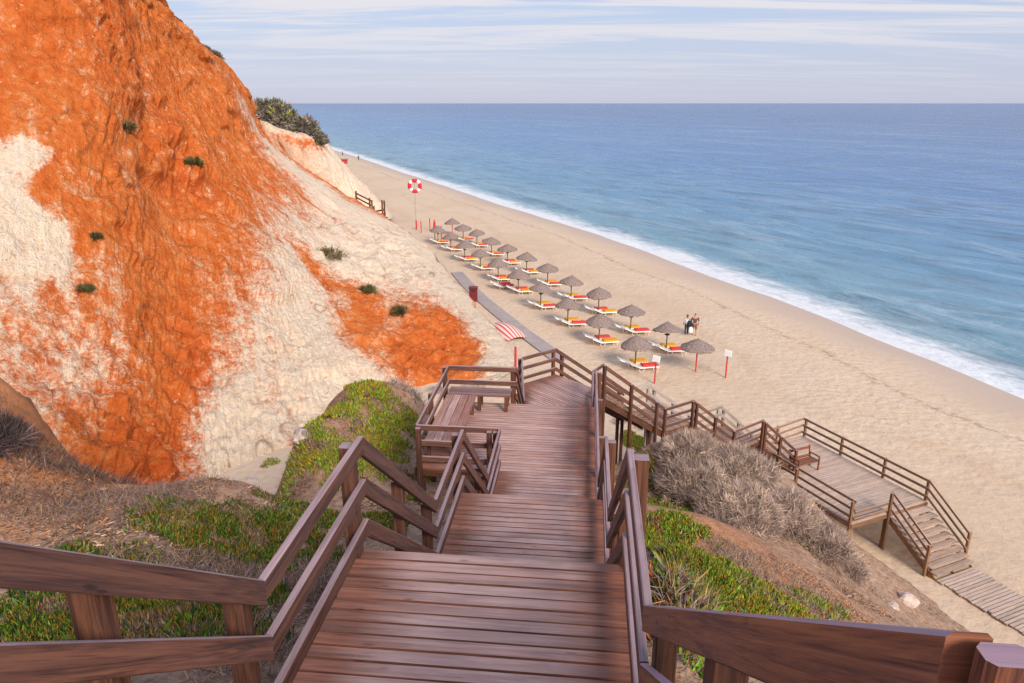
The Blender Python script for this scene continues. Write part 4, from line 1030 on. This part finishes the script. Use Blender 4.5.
# ------------------------------------------------------------------ people
def skinned(name, joints, edges, mat, parent=None, sub=2, root_i=0):
    """joints: (x,y,z,r[,ry]); one continuous skinned surface"""
    me = bpy.data.meshes.new(name); me.from_pydata([j[:3] for j in joints], edges, [])
    o = bpy.data.objects.new(name, me); COL.objects.link(o); me.materials.append(M[mat])
    s = o.modifiers.new('skin', 'SKIN'); s.use_smooth_shade = True; s.branch_smoothing = .3
    for sv_, j in zip(me.skin_vertices[0].data, joints): sv_.radius = (j[3], j[4] if len(j) > 4 else j[3])
    me.skin_vertices[0].data[root_i].use_root = True
    ss = o.modifiers.new('sub', 'SUBSURF'); ss.levels = ss.render_levels = sub
    if parent: o.parent = parent
    return o
def body_joints(H, stride, sh, lean=0., armswing=.18, elbow=.12, hold=None):
    k = H/1.75
    J = [(0, 0, .93, .135, .10), (0, .01, 1.12, .125, .09), (0, .02+lean, 1.36, .15, .10), (0, .03+lean, 1.47, .075, .07), (0, .04+lean, 1.55, .055), (0, .055+lean, 1.62, .085, .095), (0, .06+lean, 1.70, .075, .085)]
    E = [(0, 1), (1, 2), (2, 3), (3, 4), (4, 5), (5, 6)]
    for sg in (-1, 1):
        i = len(J); st = stride*sg
        J += [(.09*sg, 0, .87, .095), (.10*sg, st*.5+.03, .48, .062), (.10*sg, st, .10, .042), (.10*sg, st+.02, .045, .042), (.11*sg, st+.15, .035, .035)]
        E += [(0, i), (i, i+1), (i+1, i+2), (i+2, i+3), (i+3, i+4)]
        i = len(J); a = -armswing*sg
        J += [(sh*sg, .02+lean, 1.41, .060), ((sh+.05)*sg, a*.5+lean, 1.13, .043), ((sh+.05)*sg, a+elbow, .90, .032), ((sh+.05)*sg, a+elbow+.03, .83, .035), ((sh+.045)*sg, a+elbow+.05, .75, .02)]
        E += [(2, i), (i, i+1), (i+1, i+2), (i+2, i+3), (i+3, i+4)]
    return [tuple(c*k for c in j) for j in J], E
def person(px, py, H, rz, label, top, legs, hair, stride, longsleeve, shorts, sh=.19, long_hair=False, group=None):
    p = sand(px, py); e = empty('person', p, label, 'person', group, rz)
    J, E = body_joints(H, stride, sh); skinned('body', J, E, 'skin', e)
    k = H/1.75; fat = lambda j, s: tuple(j[:3])+tuple(x*s+.012 for x in j[3:])
    # shirt: torso and sleeves; trousers: hips and legs (sleeves/legs cut at the right joint)
    arm = [12, 13] if not longsleeve else [12, 13, 14]; arm2 = [22, 23] if not longsleeve else [22, 23, 24]
    ids = [0, 1, 2]+arm+arm2; mp = {q: i for i, q in enumerate(ids)}
    skinned('shirt', [fat(J[q], 1.07) for q in ids], [(mp[a], mp[b]) for a, b in E if a in mp and b in mp], top, e)
    lg = [7, 8] if shorts else [7, 8, 9]; lg2 = [17, 18] if shorts else [17, 18, 19]
    ids = [0]+lg+lg2; mp = {q: i for i, q in enumerate(ids)}
    skinned('shorts' if shorts else 'trousers', [fat(J[q], 1.06) for q in ids], [(mp[a], mp[b]) for a, b in E if a in mp and b in mp], legs, e)
    hj = [(J[5][0], J[5][1]-.03*k, J[5][2]+.0, .095*k), (J[6][0], J[6][1]-.02*k, J[6][2]+.02*k, .085*k)]
    he = [(0, 1)]
    if long_hair: hj.append((J[5][0], J[5][1]-.07*k, J[5][2]-.13*k, .075*k)); he.append((0, 2))
    skinned('hair', hj, he, hair, e)
    return e, p, k
walk = math.atan2(-row_dir.x, row_dir.y)
ew, pw_, kw = person(686.2, 335, 1.68, walk-.5, 'woman in a pale jacket and dark jeans with auburn hair, walking away', 'jacket', 'jeans', 'hair_red', .16, True, False, .18, True, 'people strolling on the beach')
em, pm_, km = person(694.0, 335.5, 1.80, walk-.35, 'man in a dark shirt and rust shorts walking beside the woman', 'shirt', 'shorts', 'hair_dark', -.15, False, True, .21, False, 'people strolling on the beach')
def blob_bag(name, p, sz, mat, label, cat):
    e = empty(name, p, label, cat)
    mb = MB(); mb.lathe((0, 0, 0), [(.02, -.5*sz[2]), (.42*sz[0], -.46*sz[2]), (.5*sz[0], -.2*sz[2]), (.47*sz[0], .2*sz[2]), (.3*sz[0], .44*sz[2]), (.04, .5*sz[2])], 14)
    o = mb.build('bag_body', mat, e); o.scale = (1, sz[1]/sz[0], 1); smooth(o)
    mb = MB(); mb.tube([(-.12*sz[0], 0, .4*sz[2]), (-.08*sz[0], 0, .75*sz[2]), (.08*sz[0], 0, .75*sz[2]), (.12*sz[0], 0, .4*sz[2])], .018, 6); mb.build('handle', mat, e)
blob_bag('backpack', atD(689.8, 323.5, pw_.y-.1), (.42, .3, .5), 'black', 'dark backpack carried between the two walkers', 'backpack')
blob_bag('carrier_bag', atD(690.8, 330, pw_.y-.15), (.36, .2, .48), 'bag', 'white carrier bag hanging from the walkers\' hands', 'bag')
person(358.4, 157.5, 1.75, walk, 'tiny dark figure walking near the waterline far down the beach', 'black', 'jeans', 'hair_dark', .15, True, False, group='people strolling on the beach')
person(342.5, 153.2, 1.7, walk+2, 'tiny figure at the water edge, farthest away along the beach', 'shirt', 'jeans', 'hair_dark', .1, True, False, group='people strolling on the beach')
p = sand(342, 163.5); e = empty('beach_kiosk', p, 'small reddish hut far away on the sand beside the headland', 'hut')
mb = MB(); mb.box((0, 0, .5), (3.0, 1.6, 1.0)); mb.build('hut_wall', 'redpaint', e); mb = MB(); mb.beam((-1.7, 0, 1.35), (1.7, 0, 1.35), (0, 1, 0), 2.0, .25, .12); mb.build('roof', 'thatch', e)
#PART3#
# ------------------------------------------------------------------ plants
def blades(base, dirs, length, width, tint, tipt=None, nseg=1):
    """flat tapering leaves/twigs: arrays; returns V,F,tint arrays (two crossed triangles would double it; a bent triangle pair is enough)"""
    n = len(base); side = np.cross(dirs, RNG.normal(size=(n, 3))); side /= np.linalg.norm(side, axis=1)[:, None]+1e-9
    nrm = np.cross(side, dirs)
    b0 = base-side*width[:, None]*.5; b1 = base+side*width[:, None]*.5
    m = base+dirs*(length*.55)[:, None]+nrm*(length*.06)[:, None]
    m0 = m-side*width[:, None]*.45; m1 = m+side*width[:, None]*.45
    t = base+dirs*length[:, None]
    V = np.stack([b0, b1, m1, m0, t, t], 1).reshape(-1, 3)
    k = np.arange(n)[:, None]*6
    Fq = np.concatenate([k+np.array([0, 1, 2, 3]), k+np.array([3, 2, 4, 5])], 0)
    tt = np.repeat((tint if tipt is None else tint), 6, 0)
    if tipt is not None:
        tt = tt.reshape(n, 6, 3).copy(); tt[:, 4:] = tipt[:, None]; tt[:, 2:4] = (.5*tint+.5*tipt)[:, None]; tt = tt.reshape(-1, 3)
    return V, Fq, tt
def fat_leaves(base, dirs, length, width, tint, tipt):
    """three-sided succulent fingers"""
    n = len(base); a = np.cross(dirs, RNG.normal(size=(n, 3))); a /= np.linalg.norm(a, axis=1)[:, None]+1e-9; b = np.cross(dirs, a)
    V = []; ring = [a*np.cos(q)+b*np.sin(q) for q in (0, 2.094, 4.189)]
    bend = np.array([0, 0, 1.])*.18
    for t, w in ((0, .45), (.45, .55)):
        for r_ in ring: V.append(base+dirs*(length*t)[:, None]+bend*(length*t*t)[:, None]+r_*(width*w)[:, None])
    V.append(base+dirs*length[:, None]+bend*length[:, None])
    V = np.stack(V, 1).reshape(-1, 3); k = np.arange(n)[:, None]*7
    tri = [[0, 1, 4], [0, 4, 3], [1, 2, 5], [1, 5, 4], [2, 0, 3], [2, 3, 5], [3, 4, 6], [4, 5, 6], [5, 3, 6]]
    Fq = np.concatenate([k+np.array(t) for t in tri], 0)
    tt = np.repeat(tint, 7, 0).reshape(n, 7, 3).copy(); tt[:, 6] = tipt; tt[:, 3:6] = (.65*tint+.35*tipt)[:, None]
    return V, Fq, tt.reshape(-1, 3)
def randdir(n, up=1., spread=.8):
    d = RNG.normal(size=(n, 3))*spread; d[:, 2] = np.abs(d[:, 2])*.6+up; return d/np.linalg.norm(d, axis=1)[:, None]
def pal(cols, n, p=None, var=.22):
    c = np.array(cols)[RNG.choice(len(cols), n, p=p)]; return np.clip(c*(1+RNG.normal(size=(n, 1))*var), .003, 1)
def area(spots, per_m2, clear=True, thr=.18):
    """points spread over soft discs (px, py, radius_x m, radius_y m)"""
    out = []
    for px, py, rx, ry, k in spots:
        c = hit(px, py); n = int(per_m2*k*3.14*rx*ry); r = np.sqrt(RNG.random(n)); a = RNG.random(n)*6.283
        x = c.x+rx*r*np.cos(a); y = c.y+ry*r*np.sin(a)
        m = fbm(np.stack([x*1.1, y*1.1, 0*x+px*.01], 1), 3)+.55*(1-r*r)-thr > RNG.normal(size=n)*.08
        out.append(np.stack([x, y], 1)[m])
    q = np.concatenate(out)
    if clear:
        u = q@np.array(e_[:2]); v = q@np.array(Vector((.9949, -.1009))[:])
        wl = np.where((u > CB-.1) & (u < C1+.1), VB-.12, VL-.16)
        q = q[~((v > wl) & (v < VR+.2))]
    return np.concatenate([q, ground(q[:, 0], q[:, 1])[:, None]], 1)
def iceplant(name, spots, per, cols, p, tips, label, lscale=1., thr=.18):
    B = area(spots, per, thr=thr); n = len(B)
    cl = fbm(B*np.array([2.4, 2.4, 2.4])+5, 2)                       # cushions of higher growth
    B[:, 2] += np.clip(cl, -.1, .6)*.16*lscale
    d = randdir(n, .75, .75); ln = RNG.uniform(.045, .10, n)*lscale; wd = RNG.uniform(.015, .023, n)*lscale
    t = pal(cols, n, p); dry = fbm(B*.9+40, 2) > .10; dead = fbm(B*1.7+61, 2) > .27
    t[dry & (RNG.random(n) < .45)] *= np.array([1.7, .95, .6])
    dd_ = dead & (RNG.random(n) < .75); t[dd_] = pal([(.16, .11, .09), (.24, .17, .14), (.10, .065, .055)], dd_.sum())
    tp = t.copy(); k = RNG.random(n) < .3; tp[k] = pal(tips, k.sum())
    V, Fq, tt = fat_leaves(B, d, ln, wd, t, tp)
    o = npobj(name, npmesh(name, V, Fq, 'leaf', tint=tt, smooth_=False)); tag(o, label, 'ground cover', kind='stuff'); return o
GR = [(.04, .10, .013), (.085, .19, .013), (.16, .29, .018), (.25, .30, .028), (.28, .15, .03), (.03, .07, .035)]
TP = [(.30, .09, .02), (.26, .22, .03), (.35, .14, .03)]
iceplant('ice_plant', [(40, 610, .9, .7, 1), (130, 615, .9, .7, 1), (200, 600, .9, .8, 1), (235, 640, .6, .6, 1), (30, 660, .7, .6, 1), (150, 660, .7, .6, 1), (215, 545, 1.0, .8, 1), (265, 530, 1.2, .9, 1), (310, 520, 1.1, .9, 1), (180, 535, .7, .5, .8), (330, 560, .8, .7, 1), (290, 560, .9, .7, .9), (60, 640, 1., .8, 1), (120, 640, 1., .8, 1), (190, 640, .9, .8, 1), (240, 600, .7, .7, 1), (250, 560, 1., .7, 1), (200, 520, 1.2, .7, 1), (355, 530, .9, .7, 1), (100, 560, .8, .4, .6), (385, 520, .7, .7, .8), (400, 560, .6, .5, .8)],
         1500, [tuple(q*.72 for q in g) for g in GR], [.38, .25, .10, .05, .06, .16], TP, 'dark green ice plant growing thick behind the near left rails', 1.05)
iceplant('ice_plant', [(340, 418, 1.2, 1.1, 1), (370, 408, 1.3, 1.0, 1), (395, 412, 1.2, 1., 1), (325, 445, .9, .8, 1), (350, 460, 1.0, .8, 1), (390, 440, .9, .9, .9), (300, 448, .7, 1.3, .9), (270, 465, .5, .9, .9), (345, 480, .8, .5, 1), (395, 475, .9, .8, .8), (420, 500, .9, .7, .8), (385, 395, 1.4, .8, .9), (430, 480, .6, .5, .8)],
         950, GR, [.06, .20, .28, .26, .16, .04], TP, 'yellow green ice plant mats on the edge above the gully', 1.25, .36)
iceplant('ice_plant', [(655, 470, .8, 1.0, 1), (665, 505, 1.0, 1.0, 1), (680, 535, 1.0, .9, 1), (690, 565, 1.0, .8, 1), (715, 585, 1.0, .7, 1), (745, 597, .9, .6, .9), (665, 580, .6, .6, .9), (640, 445, .6, .9, 1), (630, 440, .5, 1.2, 1), (790, 606, .8, .5, .7), (825, 608, .6, .4, .5), (690, 610, .9, .6, 1), (640, 490, .7, 1., 1), (675, 555, 1.1, 1., 1), (705, 575, 1.2, .9, 1), (650, 540, .7, .9, 1), (735, 595, 1.1, .7, 1), (720, 570, .9, .8, .8), (775, 600, 1., .6, .9), (815, 607, .7, .4, .8), (765, 603, .9, .5, .9)],
         1250, GR, [.10, .28, .26, .14, .16, .06], TP, 'bright green and rusty ice plant sloping down right of the walkway', 1.5)
# grey woody litter and dry stalks between the green mats
def scrub(name, spots, per, cols, label, lmin=.08, lmax=.28, w=.006, spread=.9, up=.5):
    B = area(spots, per); n = len(B); d = randdir(n, up, spread); t = pal(cols, n)
    B[:, 2] += RNG.random(n)*.06
    V, Fq, tt = blades(B, d, RNG.uniform(lmin, lmax, n), np.full(n, w)*RNG.uniform(.6, 1.4, n), t)
    o = npobj(name, npmesh(name, V, Fq, 'twig', tint=tt, smooth_=False)); tag(o, label, 'dry scrub', kind='stuff')
GY_ = [(.24, .18, .165), (.32, .25, .22), (.14, .095, .095), (.40, .31, .24), (.19, .15, .17)]
scrub('dry_scrub', [(60, 510, 1.5, .6, 1), (120, 500, 1.3, .6, 1), (180, 497, 1.2, .6, 1), (240, 495, 1.1, .6, .9), (290, 478, 1.0, .8, .8), (300, 490, .8, .5, .9), (190, 570, 1.0, .6, 1), (250, 575, 1., .7, 1), (300, 590, .7, .6, 1), (340, 590, .6, .6, 1), (220, 640, .6, .5, .8), (100, 520, 1.2, .5, .6), (20, 520, 1.0, .5, .8), (360, 540, .6, .5, .8), (300, 620, .5, .5, 1.2), (280, 650, .5, .5, 1.2), (330, 600, .5, .5, 1.2), (260, 670, .5, .5, 1), (320, 570, .6, .5, 1), (320, 440, .6, .6, .4)],
      1100, [(.17, .10, .095), (.26, .17, .15), (.10, .06, .06), (.38, .25, .15), (.20, .11, .075), (.30, .24, .24)], 'tangle of dry mauve grey stalks on the left slope', .05, .2, .005, 1.1, .35)
scrub('dry_scrub', [(20, 440, 1.4, .8, 1), (60, 462, 1.3, .7, 1), (100, 480, 1.0, .6, 1), (30, 480, 1.5, .7, .8)], 420, [(.09, .06, .06), (.16, .10, .09), (.24, .15, .10), (.06, .045, .05)], 'sparse dark dry growth over the orange mound at the left edge', .08, .3, .008)
scrub('dry_scrub', [(690, 650, .8, .8, 1), (740, 650, .9, .7, 1), (780, 640, .9, .7, 1), (700, 610, .7, .5, .7), (770, 604, .9, .4, 1), (810, 608, .9, .4, 1), (680, 600, .4, .4, .8), (665, 555, .4, .4, .5), (840, 590, .8, .6, .6), (860, 575, .8, .6, .7), (870, 590, .7, .5, .6), (760, 575, 1.4, .9, .5), (800, 585, 1.3, .9, .5), (740, 560, 1.2, .8, .4), (720, 550, 1., .7, .4), (840, 575, 1., .8, .5)],
      900, GY_+[(.42, .28, .15), (.36, .20, .10)], 'bleached dry stalks on the slope below the right rail')
scrub('dry_scrub', [(640, 425, .9, .9, 1), (620, 420, .7, .9, .8), (690, 440, 1.2, 1., .8), (440, 392, 1.5, .8, .8), (420, 400, 1.0, .8, .8), (470, 390, 1.2, .8, .6), (430, 420, .7, .7, .6)],
      500, GY_, 'grey dry growth around the foot of the terrace posts', .1, .35, .010)
# fallen bits: twigs and leaf litter lying flat on the bare soil
B = area([(40, 500, 2.2, 1.2, 1), (150, 510, 2., 1., 1), (240, 500, 2., 1., 1), (300, 470, 1.5, 1.2, 1), (80, 540, 2, 1, 1), (200, 560, 1.6, 1, 1), (300, 560, 1.2, 1, 1), (330, 600, .9, .8, 1), (750, 570, 2., 1.4, 1), (820, 590, 1.6, 1.2, 1), (860, 600, 1.2, 1, 1), (700, 590, 1.2, 1, 1), (780, 640, 1.4, 1., 1), (400, 500, 1., .8, 1), (330, 430, 1.4, 1.2, .6)], 420)
d = RNG.normal(size=(len(B), 3)); d[:, 2] = np.abs(d[:, 2])*.12; d /= np.linalg.norm(d, axis=1)[:, None]; B[:, 2] += .012
V, Fq, tt = blades(B, d, RNG.uniform(.03, .14, len(B)), RNG.uniform(.005, .022, len(B)), pal([(.14, .08, .05), (.36, .22, .14), (.50, .34, .23), (.08, .05, .04), (.38, .16, .06)], len(B)))
o = npobj('leaf_litter', npmesh('leaf_litter', V, Fq, 'twig', tint=tt, smooth_=False)); tag(o, 'brown leaf litter and broken twigs strewn over the bare soil', 'litter', kind='stuff')
# shrubs
def shrub_mesh(name, seed, Rx, Rz, nclump, ntwig, cols, tw=.0095, tl=(.14, .36), leafy=None, flat_=.0):
    global RNG
    keep = RNG; RNG = np.random.default_rng(seed)
    u = RNG.normal(size=(nclump, 3)); u /= np.linalg.norm(u, axis=1)[:, None]; u[:, 2] = np.abs(u[:, 2])
    rad = .55+.45*RNG.random(nclump)**.5; lump = 1+.28*fbm(u*1.8+seed, 2)
    c = u*rad[:, None]*lump[:, None]*np.array([Rx, Rx, Rz])
    base = np.repeat(c, ntwig, 0)+RNG.normal(size=(nclump*ntwig, 3))*.07*Rx
    d = np.repeat(u*.9, ntwig, 0)+RNG.normal(size=base.shape)*.75; d[:, 2] += .35; d /= np.linalg.norm(d, axis=1)[:, None]
    n = len(base); ct = pal(cols, nclump, None, .28); t = np.repeat(ct, ntwig, 0)*(1+RNG.normal(size=(n, 1))*.2)
    V, Fq, tt = blades(base, d, RNG.uniform(*tl, n), np.full(n, tw)*RNG.uniform(.5, 1.5, n), np.clip(t, .004, 1))
    RNG = keep
    return npmesh(name, V, Fq, 'twig' if not leafy else 'leaf', tint=tt, smooth_=False)
def stems_mesh(name, seed, Rx, Rz, n=26, r0=.022, col=(.13, .10, .09)):
    rr_ = np.random.default_rng(seed); mb = MB()
    for i in range(n):
        u = rr_.normal(size=3); u[2] = abs(u[2])+.25; u /= np.linalg.norm(u); e1 = Vector(u*np.array([Rx, Rx, Rz])*rr_.uniform(.7, .95)); m_ = e1*.5+Vector(rr_.normal(size=3)*.08*Rx); m_.z = abs(m_.z)
        mb.tube([(0, 0, -.15), m_*.5, m_, e1], [r0, r0*.8, r0*.55, r0*.25], 5)
    return mb.mesh(name, 'bark')
M['bark'] = plain('grey_bark', (.15, .115, .10), .9, .3, 12)
GS = [(.46, .35, .295), (.36, .265, .235), (.54, .42, .35), (.28, .205, .19), (.44, .32, .25)]
def shrub(px, py, Rx, Rz, seed, label, cols=GS, nclump=380, ntwig=50, p=None, **kw):
    p = p or hit(px, py); e = empty('dry_shrub' if cols is GS else 'green_shrub', (p.x, p.y, p.z-.05), label, 'shrub', 'shrubs on the slope right of the walkway' if cols is GS else None)
    npobj('twigs', shrub_mesh('twigs', seed, Rx, Rz, nclump, ntwig, cols, **kw), e)
    c = bpy.data.objects.new('stems', stems_mesh('stems', seed, Rx, Rz)); COL.objects.link(c); c.parent = e
    return e
for px, py, Rx, Rz, sd, lab in ((693, 492, 1.15, .95, 1, 'feathery grey dry shrub closest to the walkway rail, largest dome'), (735, 520, 1.2, .95, 2, 'grey dry shrub in the middle of the thicket above bare soil'), (778, 522, 1.15, .9, 3, 'grey dry shrub under the inland rail of the beach platform'),
                                (735, 478, 1.25, .9, 4, 'pale dry shrub at the back of the thicket below the side stairs'), (815, 548, .95, .75, 5, 'mauve grey dry shrub at the lower right end of the thicket'), (690, 462, 1.0, .85, 6, 'upper left dry shrub with greenish tips beside the side stairs'), (845, 570, .6, .4, 7, 'small dark low shrub on the bare slope nearest the sand')):
    shrub(px, py, Rx, Rz, sd, lab, GS if sd != 7 else GS, 420 if sd != 7 else 160)
# bush at the far left and dark tufts on the cliff
DKG = [(.06, .075, .022), (.09, .10, .028), (.05, .045, .025), (.12, .11, .04), (.13, .085, .045)]
p = hit(-6, 447); shrub(0, 0, .42, .5, 21, 'dark bare bush at the left photo edge on the orange mound', [(.10, .07, .075), (.15, .10, .10), (.07, .05, .05)], 150, 26, p, tw=.010)
for i, (px, py, r_, lab) in enumerate(((86, 286, .38, 'round green tuft clinging to the cliff face, lowest left one'), (97, 234, .26, 'small green tuft on the cliff above the round one'), (194, 160, .55, 'dark shrub in a crevice high on the orange cliff'), (367, 288, .6, 'green shrub on the lower white slope of the cliff'), (330, 252, 1.2, 'straggling olive shrub on the pale cliff slope'), (128, 126, .5, 'tan green shrub on the upper left cliff ledge'), (398, 310, .5, 'low green shrub on the orange foot of the cliff'))):
    p = cliff_hit(px, py); shrub(0, 0, r_, r_*.55, 30+i, lab, DKG if i not in (4, 5) else [(.14, .11, .05), (.10, .09, .04), (.2, .14, .07)], 46, 20, p+Vector((0, -.05, -r_*.15)), tw=.035 if i > 1 else .025, tl=(.15, .55) if i > 1 else (.08, .3))
for i, (px, py, D, r_, lab) in enumerate(((266, 126, 109, 3.0, 'low dark bush at the left end of the headland top'), (281, 130, 109, 3.2, 'highest olive topped bush crowning the headland'), (299, 136, 107, 2.8, 'dense grey green bush right of the highest one'), (313, 140, 106.5, 1.6, 'small dark bush hanging over the headland tip'), (213, 57, 84, .5, 'dark bush on the skyline notch of the main cliff'), (203, 51, 83, .4, 'small bush on the skyline left of the notch'))):
    p = atD(px, py, D); cc = [(.17, .14, .125), (.24, .20, .185), (.12, .10, .095), (.15, .15, .09)]
    e = empty('wind_bent_bush', p-Vector((0, 0, .3)), lab, 'bush', 'bushes on the headland and skyline')
    npobj('foliage', shrub_mesh('foliage', 60+i, r_, r_*(1.2 if i < 2 else 1.0 if i == 2 else .8), 330, 26, cc if i != 1 else cc+[(.24, .26, .05)], tw=.16 if i < 4 else .1, tl=(.3, .8)), e)
    c = bpy.data.objects.new('stems', stems_mesh('stems', 60+i, r_, r_, 18, .08)); COL.objects.link(c); c.parent = e
# stones and stub posts
def stone(p, s, seed, label, group=None):
    rr_ = np.random.default_rng(seed); n, m = 10, 14; th_ = np.linspace(0, math.pi, n); ph_ = np.linspace(0, 2*math.pi, m, endpoint=False)
    V = np.array([[math.sin(a)*math.cos(b), math.sin(a)*math.sin(b), math.cos(a)] for a in th_ for b in ph_])
    V = V*(1+.45*perlin(V*1.3+seed)[:, None]+.2*perlin(V*3.1+seed)[:, None])*np.array(s)
    Fq = np.array([[i*m+k, i*m+(k+1) % m, (i+1)*m+(k+1) % m, (i+1)*m+k] for i in range(n-1) for k in range(m)])[:, ::-1]
    me = npmesh('stone', V, Fq, 'rock', smooth_=False); o = npobj('stone', me); o.location = p; o.rotation_euler = (0, 0, seed); tag(o, label, 'stone', group)
stone(hit(907, 603)+Vector((0, 0, .1)), (.34, .26, .26), 3, 'pale angular boulder where the slope meets the sand')
stone(hit(893, 607)+Vector((0, 0, .02)), (.2, .16, .13), 5, 'small stone just left of the pale boulder')
stone(hit(302, 438)+Vector((0, 0, .06)), (.28, .2, .16), 8, 'white stone beside the stub posts at the gully edge')
stone(hit(252, 480), (.3, .25, .1), 9, 'flat pale slab lying at the lip of the gully')
for (px, py, h_, lab) in ((297, 446, .42, 'grey stub post standing at the gully edge'), (304, 442, .28, 'shorter dark stub post leaning by the white stone')):
    p = hit(px, py); mb = MB(); mb.tube([(0, 0, -.2), (.03, .02, h_)], [.075, .065], 8); tag(mb.build('stub_post', 'greywood', None, p), lab, 'post')
a, b = hit(298, 432)+Vector((0, 0, .2)), hit(312, 430)+Vector((0, 0, .12)); mb = MB(); mb.beam(a, b, (0, 1, 0), .12, .05); tag(mb.build('loose_plank', 'greywood'), 'weathered loose plank resting on the stub posts', 'plank')

# ------------------------------------------------------------------ light, sky, camera
SUN_EL, SUN_AZ = R(31), R(154)          # azimuth clockwise from +Y (the view direction)
w = bpy.data.worlds.new('World'); sc.world = w; w.use_nodes = True; nt = w.node_tree; nt.nodes.clear()
out_ = nt.nodes.new('ShaderNodeOutputWorld'); bg = nt.nodes.new('ShaderNodeBackground'); L(nt, bg.outputs[0], out_.inputs[0])
sky = nt.nodes.new('ShaderNodeTexSky'); sky.sky_type = 'NISHITA'; sky.sun_disc = False; sky.sun_elevation = SUN_EL; sky.sun_rotation = SUN_AZ
sky.air_density = 1.; sky.dust_density = .6; sky.ozone_density = 2.
tc = nt.nodes.new('ShaderNodeTexCoord'); sp = nt.nodes.new('ShaderNodeSeparateXYZ'); L(nt, tc.outputs['Generated'], sp.inputs[0])
zc_ = mth(nt, 'MAXIMUM', sp.outputs[2], .0)
# cirrus on a high flat layer: project the direction on a plane
inv = mth(nt, 'DIVIDE', 1., mth(nt, 'ADD', zc_, .06))
cv = nt.nodes.new('ShaderNodeCombineXYZ'); L(nt, mth(nt, 'MULTIPLY', sp.outputs[0], inv), cv.inputs[0]); L(nt, mth(nt, 'MULTIPLY', sp.outputs[1], inv), cv.inputs[1])
n1 = noise(nt, mapping(nt, cv.outputs[0], (.15, .62, 1), (1.3, .4, 0), (0, 0, R(-9))), 1.6, 8, .64, 1.1)
n2 = noise(nt, mapping(nt, cv.outputs[0], (.35, 1.6, 1), (4., 2., 0), (0, 0, R(-14))), 1.3, 7, .66, .8)
cl_ = mth(nt, 'ADD', mth(nt, 'MULTIPLY', n1, .82), mth(nt, 'MULTIPLY', n2, .18))
cm = nt.nodes.new('ShaderNodeMapRange'); cm.interpolation_type = 'SMOOTHSTEP'; L(nt, cl_, cm.inputs[0]); cm.inputs[1].default_value = .44; cm.inputs[2].default_value = .58
hz = ramp(nt, sp.outputs[2], [(0., (.0, .0, .0)), (.03, (.25,)*3), (.10, (1.,)*3)])
veil = mix(nt, .75, sky.outputs[0], (2.2, 3.0, 4.6))
# haze bank over the horizon is pale mauve
hb = ramp(nt, sp.outputs[2], [(0., (1., 1, 1)), (.12, (.55,)*3), (.3, (.15,)*3)])
veil = mix(nt, mth(nt, 'MULTIPLY', hb, .7), veil, (3.2, 3.08, 3.65))
skyc = mix(nt, mth(nt, 'MULTIPLY', mth(nt, 'MULTIPLY', cm.outputs[0], hz), .85), veil, (4.5, 4.35, 4.5))
L(nt, skyc, bg.inputs['Color']); bg.inputs['Strength'].default_value = .085
sl_ = bpy.data.lights.new('sun', 'SUN'); sl_.energy = 2.3; sl_.angle = R(20); sl_.color = (1., .88, .72)
so = bpy.data.objects.new('sun', sl_); COL.objects.link(so)
dv_ = Vector((math.sin(SUN_AZ)*math.cos(SUN_EL), math.cos(SUN_AZ)*math.cos(SUN_EL), math.sin(SUN_EL)))
so.rotation_euler = dv_.to_track_quat('Z', 'Y').to_euler(); so.location = dv_*60

cam = bpy.data.cameras.new('camera'); cam.sensor_width = 36; cam.lens = 36*F/1024; cam.clip_start = .03; cam.clip_end = 120000
co = bpy.data.objects.new('camera', cam); COL.objects.link(co); co.location = (0, 0, EYE); co.rotation_euler = (R(90)-PITCH, 0, 0)
sc.camera = co
sc.render.resolution_x, sc.render.resolution_y = 1024, 683
vs = sc.view_settings; vs.view_transform = 'Standard'; vs.look = 'None'; vs.exposure = 1.12; vs.gamma = 1
